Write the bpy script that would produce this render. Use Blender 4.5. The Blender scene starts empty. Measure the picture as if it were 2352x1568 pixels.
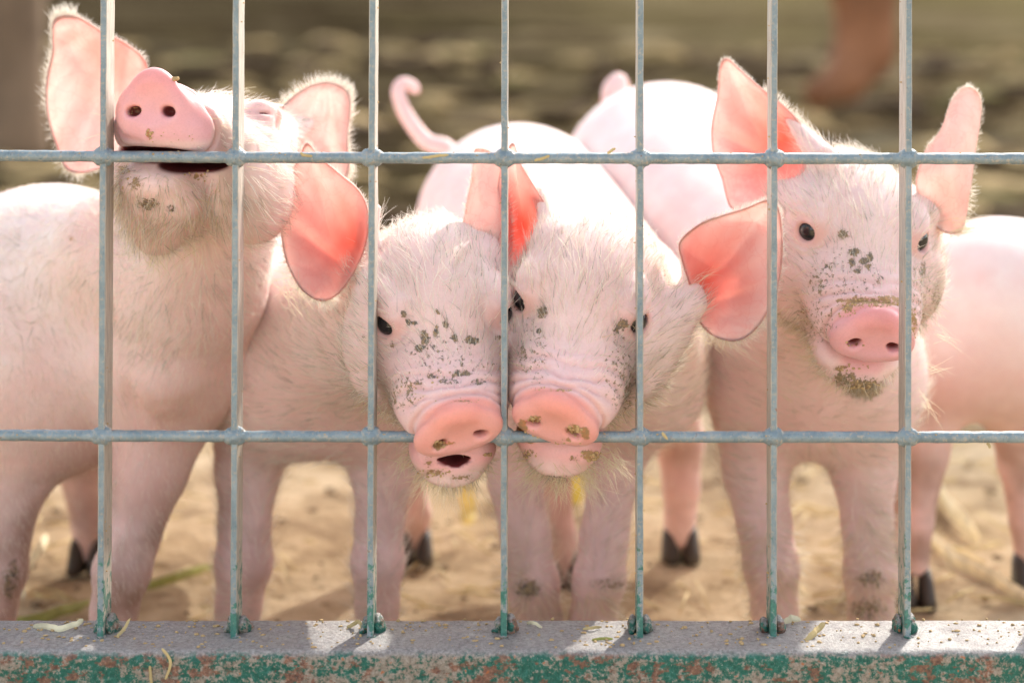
import bpy, math, random
import numpy as np
from mathutils import Vector, Matrix
random.seed(3)
rng = np.random.default_rng(7)
scene = bpy.context.scene
R = math.radians

# ------------------------------------------------------------------ camera
D = 1.10            # camera to gate, metres
S = 0.00025         # metres per measuring unit at the gate (picture is 2352 units wide)
VX, VY = 1255.0, -100.0
HC = 0.50           # camera height
cam_d = bpy.data.cameras.new('camera')
cam = bpy.data.objects.new('camera', cam_d)
scene.collection.objects.link(cam)
cam.location = (0, -D, HC)
cam.rotation_euler = (R(90), 0, 0)
cam_d.sensor_width = 36
cam_d.lens = 36 * D / (2352 * S)
cam_d.shift_x = -(VX - 1176) / 2352
cam_d.shift_y = -(784 - VY) / 2352
cam_d.clip_start = 0.05
cam_d.clip_end = 200
cam_d.dof.use_dof = True
cam_d.dof.focus_distance = D + 0.028
cam_d.dof.aperture_fstop = 4.2
scene.camera = cam

# ------------------------------------------------------------------ light
world = bpy.data.worlds.new('World')
scene.world = world
world.use_nodes = True
wn = world.node_tree
bg = wn.nodes['Background']
sky = wn.nodes.new('ShaderNodeTexSky')
sky.sky_type = 'NISHITA'
sky.sun_disc = False
SUN_EL, SUN_AZ = 40, 26         # azimuth from +Y (behind the piglets) towards +X
sky.sun_elevation = R(SUN_EL)
sky.sun_rotation = R(SUN_AZ)
sky.air_density = 1.0
sky.dust_density = 2.0
sky.ozone_density = 0.6
hs = wn.nodes.new('ShaderNodeHueSaturation'); hs.inputs['Saturation'].default_value = .5      # milky, hazy daylight
wn.links.new(sky.outputs['Color'], hs.inputs['Color'])
tn = wn.nodes.new('ShaderNodeMix'); tn.data_type = 'RGBA'; tn.blend_type = 'MULTIPLY'; tn.inputs[0].default_value = 1; tn.inputs[7].default_value = (1.02, 1.0, .975, 1)
wn.links.new(hs.outputs['Color'], tn.inputs[6]); wn.links.new(tn.outputs[2], bg.inputs['Color'])
bg.inputs['Strength'].default_value = 0.15
sun_d = bpy.data.lights.new('sun', 'SUN')
sun_d.energy = 2.0
sun_d.angle = R(0.6)
sun_d.color = (1.0, 0.95, 0.87)
sun = bpy.data.objects.new('sun', sun_d)
scene.collection.objects.link(sun)
sv = Vector((math.sin(R(SUN_AZ)) * math.cos(R(SUN_EL)), math.cos(R(SUN_AZ)) * math.cos(R(SUN_EL)), math.sin(R(SUN_EL))))
sun.rotation_euler = sv.to_track_quat('Z', 'Y').to_euler()
scene.view_settings.view_transform = 'Standard'
scene.view_settings.look = 'None'
scene.view_settings.exposure = 1.52
scene.view_settings.gamma = 1
scene.view_settings.use_curve_mapping = False
scene.cycles.max_bounces = 8
scene.cycles.diffuse_bounces = 4
scene.cycles.transmission_bounces = 4
scene.cycles.transparent_max_bounces = 4
scene.cycles.sample_clamp_indirect = 6

# ------------------------------------------------------------------ helpers
def W(px, py, z):
    """point on the ray of picture unit (px,py), z mm behind the gate, in mm"""
    k = (D * 1000 + z) / (D * 1000)
    return np.array([(px - VX) * .25 * k, z, HC * 1000 - (py - VY) * .25 * k])
def rad(r, z):
    return r * .25 * (D * 1000 + z) / (D * 1000)
def proj(P):
    k = (D * 1000 + P[:, 1]) / (D * 1000)
    return P[:, 0] / .25 / k + VX, (HC * 1000 - P[:, 2]) / .25 / k + VY
def ground_py(z):
    return HC * 1000 / (.25 * (D * 1000 + z) / (D * 1000)) + VY

def link(o, parent=None):
    scene.collection.objects.link(o)
    if parent is not None:
        o.parent = parent
        o.matrix_parent_inverse = Matrix.Translation(-parent.location)
    return o
def tag(o, label=None, cat=None, group=None, kind=None):
    if label: o['label'] = label
    if cat: o['category'] = cat
    if group: o['group'] = group
    if kind: o['kind'] = kind
    return o
def empty(name, loc):
    o = bpy.data.objects.new(name, None)
    o.location = loc
    o.empty_display_size = .02
    scene.collection.objects.link(o)
    return o
def mesh_obj(name, verts, faces, mats, parent=None, smooth=True, attrs=None, scale=.001):
    me = bpy.data.meshes.new(name)
    v = np.asarray(verts, dtype=np.float64) * scale
    if isinstance(faces, np.ndarray):
        n, c = faces.shape
        me.vertices.add(len(v)); me.vertices.foreach_set('co', v.ravel())
        me.loops.add(n * c); me.loops.foreach_set('vertex_index', faces.ravel().astype(np.int32))
        me.polygons.add(n); me.polygons.foreach_set('loop_start', np.arange(0, n * c, c, dtype=np.int32))
        me.update(calc_edges=True)
        me.validate()
    else:
        me.from_pydata(v.tolist(), [], faces)
    if smooth:
        me.polygons.foreach_set('use_smooth', [True] * len(me.polygons))
    if attrs:
        for k, a in attrs.items():
            if a.ndim == 2:
                at = me.attributes.new(k, 'FLOAT_COLOR', 'POINT')
                at.data.foreach_set('color', np.c_[a, np.ones(len(a))].astype(np.float32).ravel())
            else:
                at = me.attributes.new(k, 'FLOAT', 'POINT')
                at.data.foreach_set('value', a.astype(np.float32))
    for m in (mats if isinstance(mats, (list, tuple)) else [mats]):
        me.materials.append(m)
    o = bpy.data.objects.new(name, me)
    return link(o, parent)

# cheap value noise in numpy
def vnoise(P, freq, seed=0):
    q = P * freq
    i = np.floor(q).astype(np.int64); f = q - i
    f = f * f * (3 - 2 * f)
    def h(a, b, c):
        n = (a * 73856093) ^ (b * 19349663) ^ (c * 83492791) ^ (seed * 2654435)
        n = (n ^ (n >> 13)) * 1274126177
        return ((n ^ (n >> 16)) & 0xffff) / 65535.0
    r = 0
    for dx in (0, 1):
        for dy in (0, 1):
            for dz in (0, 1):
                w = (f[:, 0] if dx else 1 - f[:, 0]) * (f[:, 1] if dy else 1 - f[:, 1]) * (f[:, 2] if dz else 1 - f[:, 2])
                r = r + w * h(i[:, 0] + dx, i[:, 1] + dy, i[:, 2] + dz)
    return r * 2 - 1

# ------------------------------------------------------------------ implicit surfaces
class Prim:
    __slots__ = ('t', 'a', 'k', 'op')
def cone(a, ra, b, rb, k=12, op=1):
    p = Prim(); p.t = 0; p.k = k; p.op = op
    p.a = (np.array(a, float), float(ra), np.array(b, float), float(rb)); return p
def ell(c, r, M=None, k=8, op=1):
    p = Prim(); p.t = 1; p.k = k; p.op = op
    p.a = (np.array(c, float), np.array(r, float), np.eye(3) if M is None else np.array(M, float)); return p
def prim_d(p, P):
    if p.t == 0:
        a, ra, b, rb = p.a
        ab = (b - a).astype(P.dtype); ap = P - a.astype(P.dtype)
        t = np.clip((ap @ ab) / max(float(ab @ ab), 1e-9), 0, 1)
        d = ap - t[:, None] * ab
        return np.sqrt(np.einsum('ij,ij->i', d, d)) - (ra + t * (rb - ra))
    c, r, M = p.a                                   # rows of M: local axes in world
    q = (P - c.astype(P.dtype)) @ M.T.astype(P.dtype)
    q1 = q / r.astype(P.dtype); q2 = q1 / r.astype(P.dtype)
    k0 = np.sqrt(np.einsum('ij,ij->i', q1, q1)); k1 = np.sqrt(np.einsum('ij,ij->i', q2, q2)) + 1e-9
    return k0 * (k0 - 1) / k1
def field(prims, P):
    d = np.full(len(P), 1e4, P.dtype)
    for p in prims:
        e = prim_d(p, P)
        k = p.k
        if p.op == 1:
            h = np.clip(.5 + .5 * (d - e) / k, 0, 1)
            d = d + (e - d) * h - k * h * (1 - h)
        else:
            e = -e
            h = np.clip(.5 - .5 * (d - e) / k, 0, 1)
            d = d + (e - d) * h + k * h * (1 - h)
    return d
def axis(lo, hi, flo, fhi, hf, hc):
    a = [lo]
    while a[-1] < hi:
        x = a[-1]
        dist = max(flo - x, x - fhi, 0)
        a.append(x + min(hc, hf + dist * .12))
    n = len(a); m = (-(n - 1)) % 8
    for _ in range(m): a.append(a[-1] + hc)
    return np.array(a, np.float32)
def surface(prims, xs, ys, zs):
    nx, ny, nz = len(xs), len(ys), len(zs)
    bx, by, bz = (nx - 1) // 8, (ny - 1) // 8, (nz - 1) // 8
    def cen(a, n): return (a[0:8 * n:8] + a[8:8 * n + 1:8]) / 2, (a[8:8 * n + 1:8] - a[0:8 * n:8]) / 2
    cx, hx = cen(xs, bx); cy, hy = cen(ys, by); cz, hz = cen(zs, bz)
    G = np.stack(np.meshgrid(cx, cy, cz, indexing='ij'), -1).reshape(-1, 3)
    H = np.stack(np.meshgrid(hx, hy, hz, indexing='ij'), -1).reshape(-1, 3)
    dc = field(prims, G)
    act = np.abs(dc) < np.linalg.norm(H, axis=1) * 1.5 + 3
    V = np.repeat(np.repeat(np.repeat(dc.reshape(bx, by, bz), 8, 0), 8, 1), 8, 2)
    V = np.pad(V, ((0, 1),) * 3, mode='edge')
    ai = np.argwhere(act.reshape(bx, by, bz))
    o = np.arange(9)
    for s in range(0, len(ai), 800):
        b = ai[s:s + 800]
        I = (b[:, 0, None] * 8 + o)[:, :, None, None]; J = (b[:, 1, None] * 8 + o)[:, None, :, None]; K = (b[:, 2, None] * 8 + o)[:, None, None, :]
        I, J, K = np.broadcast_arrays(I, J, K)
        I = I.ravel(); J = J.ravel(); K = K.ravel()
        V[I, J, K] = field(prims, np.stack([xs[I], ys[J], zs[K]], 1))
    sg = V < 0
    n = sg[:-1, :-1, :-1].astype(np.int8)
    n = sum(sg[a:nx - 1 + a, b:ny - 1 + b, c:nz - 1 + c].astype(np.int8) for a in (0, 1) for b in (0, 1) for c in (0, 1))
    cells = np.argwhere((n > 0) & (n < 8))
    idx = -np.ones((nx - 1, ny - 1, nz - 1), np.int64)
    idx[cells[:, 0], cells[:, 1], cells[:, 2]] = np.arange(len(cells))
    acc = np.zeros((len(cells), 3)); cnt = np.zeros(len(cells))
    cor = [(a, b, c) for a in (0, 1) for b in (0, 1) for c in (0, 1)]
    for a in cor:
        for b in cor:
            if sum(b) - sum(a) == 1 and all(q >= p for p, q in zip(a, b)):
                A = cells + a; B = cells + b
                va = V[A[:, 0], A[:, 1], A[:, 2]]; vb = V[B[:, 0], B[:, 1], B[:, 2]]
                m = (va < 0) != (vb < 0)
                t = np.where(m, va / np.where(m, va - vb, 1), 0)
                pa = np.stack([xs[A[:, 0]], ys[A[:, 1]], zs[A[:, 2]]], 1); pb = np.stack([xs[B[:, 0]], ys[B[:, 1]], zs[B[:, 2]]], 1)
                acc += np.where(m[:, None], pa + (pb - pa) * t[:, None], 0); cnt += m
    P = acc / np.maximum(cnt, 1)[:, None]
    F = []
    for ax in range(3):
        s0 = [slice(None)] * 3; s1 = [slice(None)] * 3
        s0[ax] = slice(0, -1); s1[ax] = slice(1, None)
        ch = sg[tuple(s0)] != sg[tuple(s1)]
        e = np.argwhere(ch)
        u, v = [(1, 2), (2, 0), (0, 1)][ax]
        e = e[(e[:, u] > 0) & (e[:, v] > 0) & (e[:, u] < (nx, ny, nz)[u] - 1) & (e[:, v] < (nx, ny, nz)[v] - 1)]
        q = []
        for du, dv in ((1, 1), (0, 1), (0, 0), (1, 0)):
            c = e.copy(); c[:, u] -= du; c[:, v] -= dv
            q.append(idx[c[:, 0], c[:, 1], c[:, 2]])
        q = np.stack(q, 1)
        flip = sg[e[:, 0], e[:, 1], e[:, 2]]
        q[~flip] = q[~flip][:, ::-1]
        F.append(q)
    F = np.concatenate(F)
    for _ in range(2):
        g = grad(prims, P); f = field(prims, P)
        gl = np.maximum(np.linalg.norm(g, axis=1), .3)
        P = P - np.clip(f / gl ** 2, -1.5, 1.5)[:, None] * g
    N = grad(prims, P); N /= np.linalg.norm(N, axis=1)[:, None] + 1e-9
    return P, F, N
def grad(prims, P, h=.35):
    g = np.empty_like(P)
    for a in range(3):
        e = np.zeros(3); e[a] = h
        g[:, a] = (field(prims, P + e) - field(prims, P - e)) / (2 * h)
    return g

# ------------------------------------------------------------------ materials
def new_mat(name):
    m = bpy.data.materials.new(name); m.use_nodes = True
    nt = m.node_tree
    for n in list(nt.nodes): nt.nodes.remove(n)
    return m, nt
def N_(nt, t, **kw):
    n = nt.nodes.new(t)
    for k, v in kw.items():
        if k in n.inputs: n.inputs[k].default_value = v
        else: setattr(n, k, v)
    return n
def noise(nt, scale, detail=4, rough=.55, vec=None):
    n = N_(nt, 'ShaderNodeTexNoise'); n.inputs['Scale'].default_value = scale; n.inputs['Detail'].default_value = detail; n.inputs['Roughness'].default_value = rough
    if vec is not None: nt.links.new(vec, n.inputs['Vector'])
    return n.outputs['Fac']
def coords(nt, sc=(1, 1, 1), rot=(0, 0, 0)):
    g = N_(nt, 'ShaderNodeNewGeometry'); m = N_(nt, 'ShaderNodeMapping')
    m.inputs['Scale'].default_value = sc; m.inputs['Rotation'].default_value = rot
    nt.links.new(g.outputs['Position'], m.inputs['Vector']); return m.outputs['Vector']
def ramp(nt, fac, stops, interp='LINEAR'):
    r = N_(nt, 'ShaderNodeValToRGB'); r.color_ramp.interpolation = interp
    el = r.color_ramp.elements
    while len(el) < len(stops): el.new(.5)
    for e, (p, c) in zip(el, stops):
        e.position = p; e.color = (*c, 1) if hasattr(c, '__len__') else (c, c, c, 1)
    nt.links.new(fac, r.inputs['Fac']); return r.outputs['Color']
def mix(nt, fac, a, b, mode='MIX'):
    m = N_(nt, 'ShaderNodeMix', data_type='RGBA', blend_type=mode)
    for i, x in ((0, fac), (6, a), (7, b)):
        if hasattr(x, 'links'): nt.links.new(x, m.inputs[i])
        elif i == 0: m.inputs[0].default_value = x
        else: m.inputs[i].default_value = (*x, 1)
    return m.outputs[2]
def math_(nt, op, a, b=0.0, c=None, clamp=False):
    m = N_(nt, 'ShaderNodeMath', operation=op); m.use_clamp = clamp
    for i, x in enumerate((a, b) if c is None else (a, b, c)):
        if hasattr(x, 'links'): nt.links.new(x, m.inputs[i])
        else: m.inputs[i].default_value = x
    return m.outputs[0]
def bump(nt, h, strength, dist, prev=None):
    b = N_(nt, 'ShaderNodeBump'); b.inputs['Strength'].default_value = strength; b.inputs['Distance'].default_value = dist
    nt.links.new(h, b.inputs['Height'])
    if prev is not None: nt.links.new(prev, b.inputs['Normal'])
    return b.outputs['Normal']
def out(nt, sh):
    o = N_(nt, 'ShaderNodeOutputMaterial'); nt.links.new(sh, o.inputs['Surface'])
def attr(nt, name, o='Color'):
    a = N_(nt, 'ShaderNodeAttribute'); a.attribute_name = name; return a.outputs[o]

def skin_mat():
    m, nt = new_mat('piglet_skin')
    c = attr(nt, 'Col'); mud = attr(nt, 'mud', 'Fac'); wet = attr(nt, 'wet', 'Fac')
    v = coords(nt)
    n1 = noise(nt, 90, 4, .6, v); n2 = noise(nt, 900, 3, .6, v); n3 = noise(nt, 420, 4, .7, v)
    c = mix(nt, .3, c, ramp(nt, n1, [(.3, (.85, .55, .50)), (.7, (.98, .84, .78))]), 'MULTIPLY')
    c = mix(nt, math_(nt, 'MULTIPLY', ramp(nt, n2, [(.35, 1.0), (.55, 0.0)]), .12), c, (.45, .25, .2))
    mm = math_(nt, 'ADD', mud, math_(nt, 'MULTIPLY', math_(nt, 'SUBTRACT', n3, .5), 2.4))
    mm = ramp(nt, math_(nt, 'MULTIPLY', mm, math_(nt, 'MULTIPLY', mud, 4.0, clamp=True)), [(.48, 0.0), (.60, 1.0)])
    c = mix(nt, math_(nt, 'MULTIPLY', ramp(nt, math_(nt, 'ADD', mud, math_(nt, 'MULTIPLY', math_(nt, 'SUBTRACT', n1, .5), .5)), [(.1, 0.0), (.9, 1.0)]), .26), c, attr(nt, 'mudcol'))
    mudc = mix(nt, ramp(nt, noise(nt, 500, 3, .6, v), [(.4, 0.0), (.6, 1.0)]), attr(nt, 'mudcol'), (.30, .20, .09))
    c = mix(nt, math_(nt, 'MULTIPLY', mm, .9), c, mudc)
    p = N_(nt, 'ShaderNodeBsdfPrincipled')
    nt.links.new(c, p.inputs['Base Color'])
    p.inputs['Subsurface Weight'].default_value = .3
    p.inputs['Subsurface Radius'].default_value = (1, .38, .25)
    p.inputs['Subsurface Scale'].default_value = .006
    rr = math_(nt, 'SUBTRACT', .62, math_(nt, 'MULTIPLY', wet, .25)); nt.links.new(rr, p.inputs['Roughness'])
    p.inputs['Specular IOR Level'].default_value = .35
    b = bump(nt, n2, .25, .0006)
    b = bump(nt, noise(nt, 2200, 2, .5, v), .2, .0003, b)
    b = bump(nt, mm, .5, .0006, b)
    nt.links.new(b, p.inputs['Normal'])
    out(nt, p.outputs[0]); return m
def ear_mat():
    m, nt = new_mat('piglet_ear_skin')
    c = attr(nt, 'Col'); v = coords(nt)
    vein = noise(nt, 60, 5, .6, v)
    c = mix(nt, .35, c, ramp(nt, vein, [(.35, (1, .78, .74)), (.65, (1, .98, .97))]), 'MULTIPLY')
    n3 = noise(nt, 420, 3, .6, v)
    c = mix(nt, ramp(nt, n3, [(.70, 0.0), (.76, .5)]), c, (.42, .16, .08))
    d = N_(nt, 'ShaderNodeBsdfPrincipled'); nt.links.new(c, d.inputs['Base Color'])
    d.inputs['Roughness'].default_value = .5; d.inputs['Specular IOR Level'].default_value = .3
    b = bump(nt, noise(nt, 150, 4, .6, v), .2, .001); nt.links.new(b, d.inputs['Normal'])
    t = N_(nt, 'ShaderNodeBsdfTranslucent')
    vo = N_(nt, 'ShaderNodeTexVoronoi', feature='DISTANCE_TO_EDGE'); vo.inputs['Scale'].default_value = 95
    wv = N_(nt, 'ShaderNodeMix', data_type='VECTOR'); wv.inputs[0].default_value = .012
    nn_ = N_(nt, 'ShaderNodeTexNoise'); nn_.inputs['Scale'].default_value = 120; nt.links.new(v, nn_.inputs['Vector'])
    nt.links.new(v, wv.inputs[4]); nt.links.new(nn_.outputs['Color'], wv.inputs[5]); nt.links.new(wv.outputs[1], vo.inputs['Vector'])
    vm = ramp(nt, vo.outputs['Distance'], [(0.0, .40), (.06, 0.0)])
    tc = mix(nt, 1.0, mix(nt, vm, attr(nt, 'Trans'), (.86, .42, .38)), ramp(nt, vein, [(.3, (1, .86, .83)), (.65, (1, 1, 1))]), 'MULTIPLY')
    nt.links.new(tc, t.inputs['Color'])
    ms = N_(nt, 'ShaderNodeMixShader'); ms.inputs[0].default_value = .55
    nt.links.new(d.outputs[0], ms.inputs[1]); nt.links.new(t.outputs[0], ms.inputs[2])
    out(nt, ms.outputs[0]); return m
def hair_mat():
    m, nt = new_mat('piglet_bristle')
    c = attr(nt, 'hcol')
    d = N_(nt, 'ShaderNodeBsdfDiffuse'); t = N_(nt, 'ShaderNodeBsdfTranslucent'); g = N_(nt, 'ShaderNodeBsdfGlossy')
    for n in (d, t): nt.links.new(c, n.inputs['Color'])
    g.inputs['Color'].default_value = (.9, .88, .8, 1); g.inputs['Roughness'].default_value = .35
    m1 = N_(nt, 'ShaderNodeMixShader'); m1.inputs[0].default_value = .5
    nt.links.new(d.outputs[0], m1.inputs[1]); nt.links.new(t.outputs[0], m1.inputs[2])
    m2 = N_(nt, 'ShaderNodeMixShader'); m2.inputs[0].default_value = .08
    nt.links.new(m1.outputs[0], m2.inputs[1]); nt.links.new(g.outputs[0], m2.inputs[2])
    out(nt, m2.outputs[0]); return m
def simple(name, col, rough=.5, spec=.5, bs=None):
    m, nt = new_mat(name); p = N_(nt, 'ShaderNodeBsdfPrincipled')
    v = coords(nt)
    nz = noise(nt, 200 if bs is None else bs, 4, .6, v)
    c = mix(nt, 1.0, col, ramp(nt, nz, [(.3, .65), (.7, 1.15)]), 'MULTIPLY')
    nt.links.new(c, p.inputs['Base Color'])
    p.inputs['Roughness'].default_value = rough; p.inputs['Specular IOR Level'].default_value = spec
    nt.links.new(bump(nt, nz, .2, .0005), p.inputs['Normal'])
    out(nt, p.outputs[0]); return m
SKIN, EAR, HAIR = skin_mat(), ear_mat(), hair_mat()
EYE, ent = new_mat('eye_black')
_p = N_(ent, 'ShaderNodeBsdfPrincipled'); _p.inputs['Base Color'].default_value = (.006, .006, .009, 1); _p.inputs['Roughness'].default_value = .04
_p.inputs['Specular IOR Level'].default_value = .7; out(ent, _p.outputs[0])
HOOF = simple('hoof_horn', (.05, .035, .025), .6)

def galvanised():
    m, nt = new_mat('galvanised_steel')
    v = coords(nt)
    n1 = noise(nt, 70, 5, .65, v); n2 = noise(nt, 420, 4, .7, v); n3 = noise(nt, 1400, 2, .5, v)
    c = ramp(nt, n1, [(.3, (.15, .205, .235)), (.5, (.22, .285, .315)), (.7, (.31, .365, .39))])
    c = mix(nt, ramp(nt, n2, [(.52, 0.0), (.66, .85)]), c, (.42, .37, .30))
    c = mix(nt, ramp(nt, n2, [(.30, 1.0), (.38, 0.0)]), c, (.11, .16, .20))
    c = mix(nt, ramp(nt, n3, [(.68, 0.0), (.72, .8)]), c, (.06, .05, .04))
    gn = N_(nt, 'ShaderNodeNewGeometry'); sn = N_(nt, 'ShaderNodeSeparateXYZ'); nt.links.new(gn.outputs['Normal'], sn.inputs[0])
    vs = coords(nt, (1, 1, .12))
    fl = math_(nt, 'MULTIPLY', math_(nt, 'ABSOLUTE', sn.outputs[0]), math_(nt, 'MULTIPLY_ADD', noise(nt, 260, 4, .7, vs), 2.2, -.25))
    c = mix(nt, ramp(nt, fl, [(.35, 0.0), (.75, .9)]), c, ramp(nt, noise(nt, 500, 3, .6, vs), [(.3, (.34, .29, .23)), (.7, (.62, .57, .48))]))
    # green paint creeping up from the beam
    g = N_(nt, 'ShaderNodeNewGeometry'); sx = N_(nt, 'ShaderNodeSeparateXYZ'); nt.links.new(g.outputs['Position'], sx.inputs[0])
    hgt = math_(nt, 'MULTIPLY', math_(nt, 'SUBTRACT', .178, sx.outputs[2]), 7.0)
    gm = math_(nt, 'ADD', hgt, math_(nt, 'MULTIPLY', math_(nt, 'SUBTRACT', noise(nt, 130, 5, .7, v), .5), 2.2))
    gm = ramp(nt, gm, [(.28, 0.0), (.40, 1.0)])
    c = mix(nt, math_(nt, 'MULTIPLY', gm, .9), c, ramp(nt, n2, [(.3, (.015, .11, .08)), (.6, (.05, .22, .17)), (.75, (.35, .33, .27))]))
    rs = ramp(nt, noise(nt, 260, 4, .6, v), [(.66, 0.0), (.72, .8)])
    c = mix(nt, rs, c, (.20, .075, .035))
    p = N_(nt, 'ShaderNodeBsdfPrincipled'); nt.links.new(c, p.inputs['Base Color'])
    p.inputs['Metallic'].default_value = .25; p.inputs['Roughness'].default_value = .5
    b = bump(nt, n2, .5, .0006); b = bump(nt, n3, .35, .0003, b); nt.links.new(b, p.inputs['Normal'])
    out(nt, p.outputs[0]); return m
def painted():
    m, nt = new_mat('chipped_green_paint')
    v = coords(nt); v2 = coords(nt, (.7, 1, 1.3))
    big = noise(nt, 22, 5, .7, v2); med = noise(nt, 95, 5, .75, v); fine = noise(nt, 480, 4, .7, v); sp = noise(nt, 1300, 2, .6, v)
    green = ramp(nt, fine, [(.25, (.004, .055, .038)), (.5, (.012, .12, .085)), (.75, (.06, .24, .20))])
    tan = ramp(nt, fine, [(.3, (.12, .09, .07)), (.5, (.27, .22, .17)), (.7, (.38, .34, .29))])
    rust = ramp(nt, fine, [(.3, (.09, .035, .03)), (.55, (.24, .10, .06)), (.75, (.40, .22, .14))])
    a = math_(nt, 'ADD', math_(nt, 'MULTIPLY', big, .8), math_(nt, 'ADD', math_(nt, 'MULTIPLY', med, .9), math_(nt, 'MULTIPLY', fine, .7)))
    c = mix(nt, ramp(nt, a, [(.56 * 1, 0.0), (.60, 0.0)]), green, tan)
    f1 = ramp(nt, math_(nt, 'MULTIPLY', a, .42), [(.50, 0.0), (.535, 1.0)])
    c = mix(nt, f1, green, tan)
    a2 = math_(nt, 'ADD', math_(nt, 'MULTIPLY', noise(nt, 30, 5, .7, coords(nt, (1, 1, 1), (1, 2, 3))), 1.0), math_(nt, 'MULTIPLY', noise(nt, 150, 4, .7, v2), .9))
    f2 = ramp(nt, math_(nt, 'MULTIPLY', a2, .5), [(.505, 0.0), (.535, .85)])
    c = mix(nt, f2, c, rust)
    c = mix(nt, ramp(nt, sp, [(.70, 0.0), (.74, .9)]), c, (.6, .62, .55))
    c = mix(nt, ramp(nt, noise(nt, 240, 2, .5, v), [(.71, 0.0), (.745, .9)]), c, (.42, .14, .05))
    # dust lies on upward faces
    g = N_(nt, 'ShaderNodeNewGeometry'); sx = N_(nt, 'ShaderNodeSeparateXYZ'); nt.links.new(g.outputs['Normal'], sx.inputs[0])
    up = math_(nt, 'ADD', sx.outputs[2], math_(nt, 'MULTIPLY', math_(nt, 'SUBTRACT', med, .5), 1.3))
    dm = ramp(nt, up, [(.40, 0.0), (.85, 1.0)])
    dust = ramp(nt, fine, [(.3, (.17, .15, .14)), (.5, (.31, .29, .28)), (.72, (.45, .43, .40))])
    dust = mix(nt, ramp(nt, sp, [(.64, 0.0), (.68, .9)]), dust, (.16, .09, .06))
    c = mix(nt, math_(nt, 'MULTIPLY', dm, .95), c, dust)
    p = N_(nt, 'ShaderNodeBsdfPrincipled'); nt.links.new(c, p.inputs['Base Color'])
    nt.links.new(ramp(nt, f1, [(0, .42), (1, .8)]), p.inputs['Roughness'])
    p.inputs['Specular IOR Level'].default_value = .4
    b = bump(nt, a, .5, .0015); b = bump(nt, fine, .5, .0007, b); b = bump(nt, sp, .3, .0004, b)
    nt.links.new(b, p.inputs['Normal']); out(nt, p.outputs[0]); return m
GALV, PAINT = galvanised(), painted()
STRAW = simple('dry_straw', (.55, .42, .20), .6, .3, 60)
STRAW_PALE = simple('pale_straw', (.85, .76, .52), .6, .3, 60)
STEM = simple('green_stem', (.30, .30, .08), .6, .3, 60)
CRUMB = simple('feed_crumb', (.58, .40, .20), .8, .2, 800)

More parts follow.
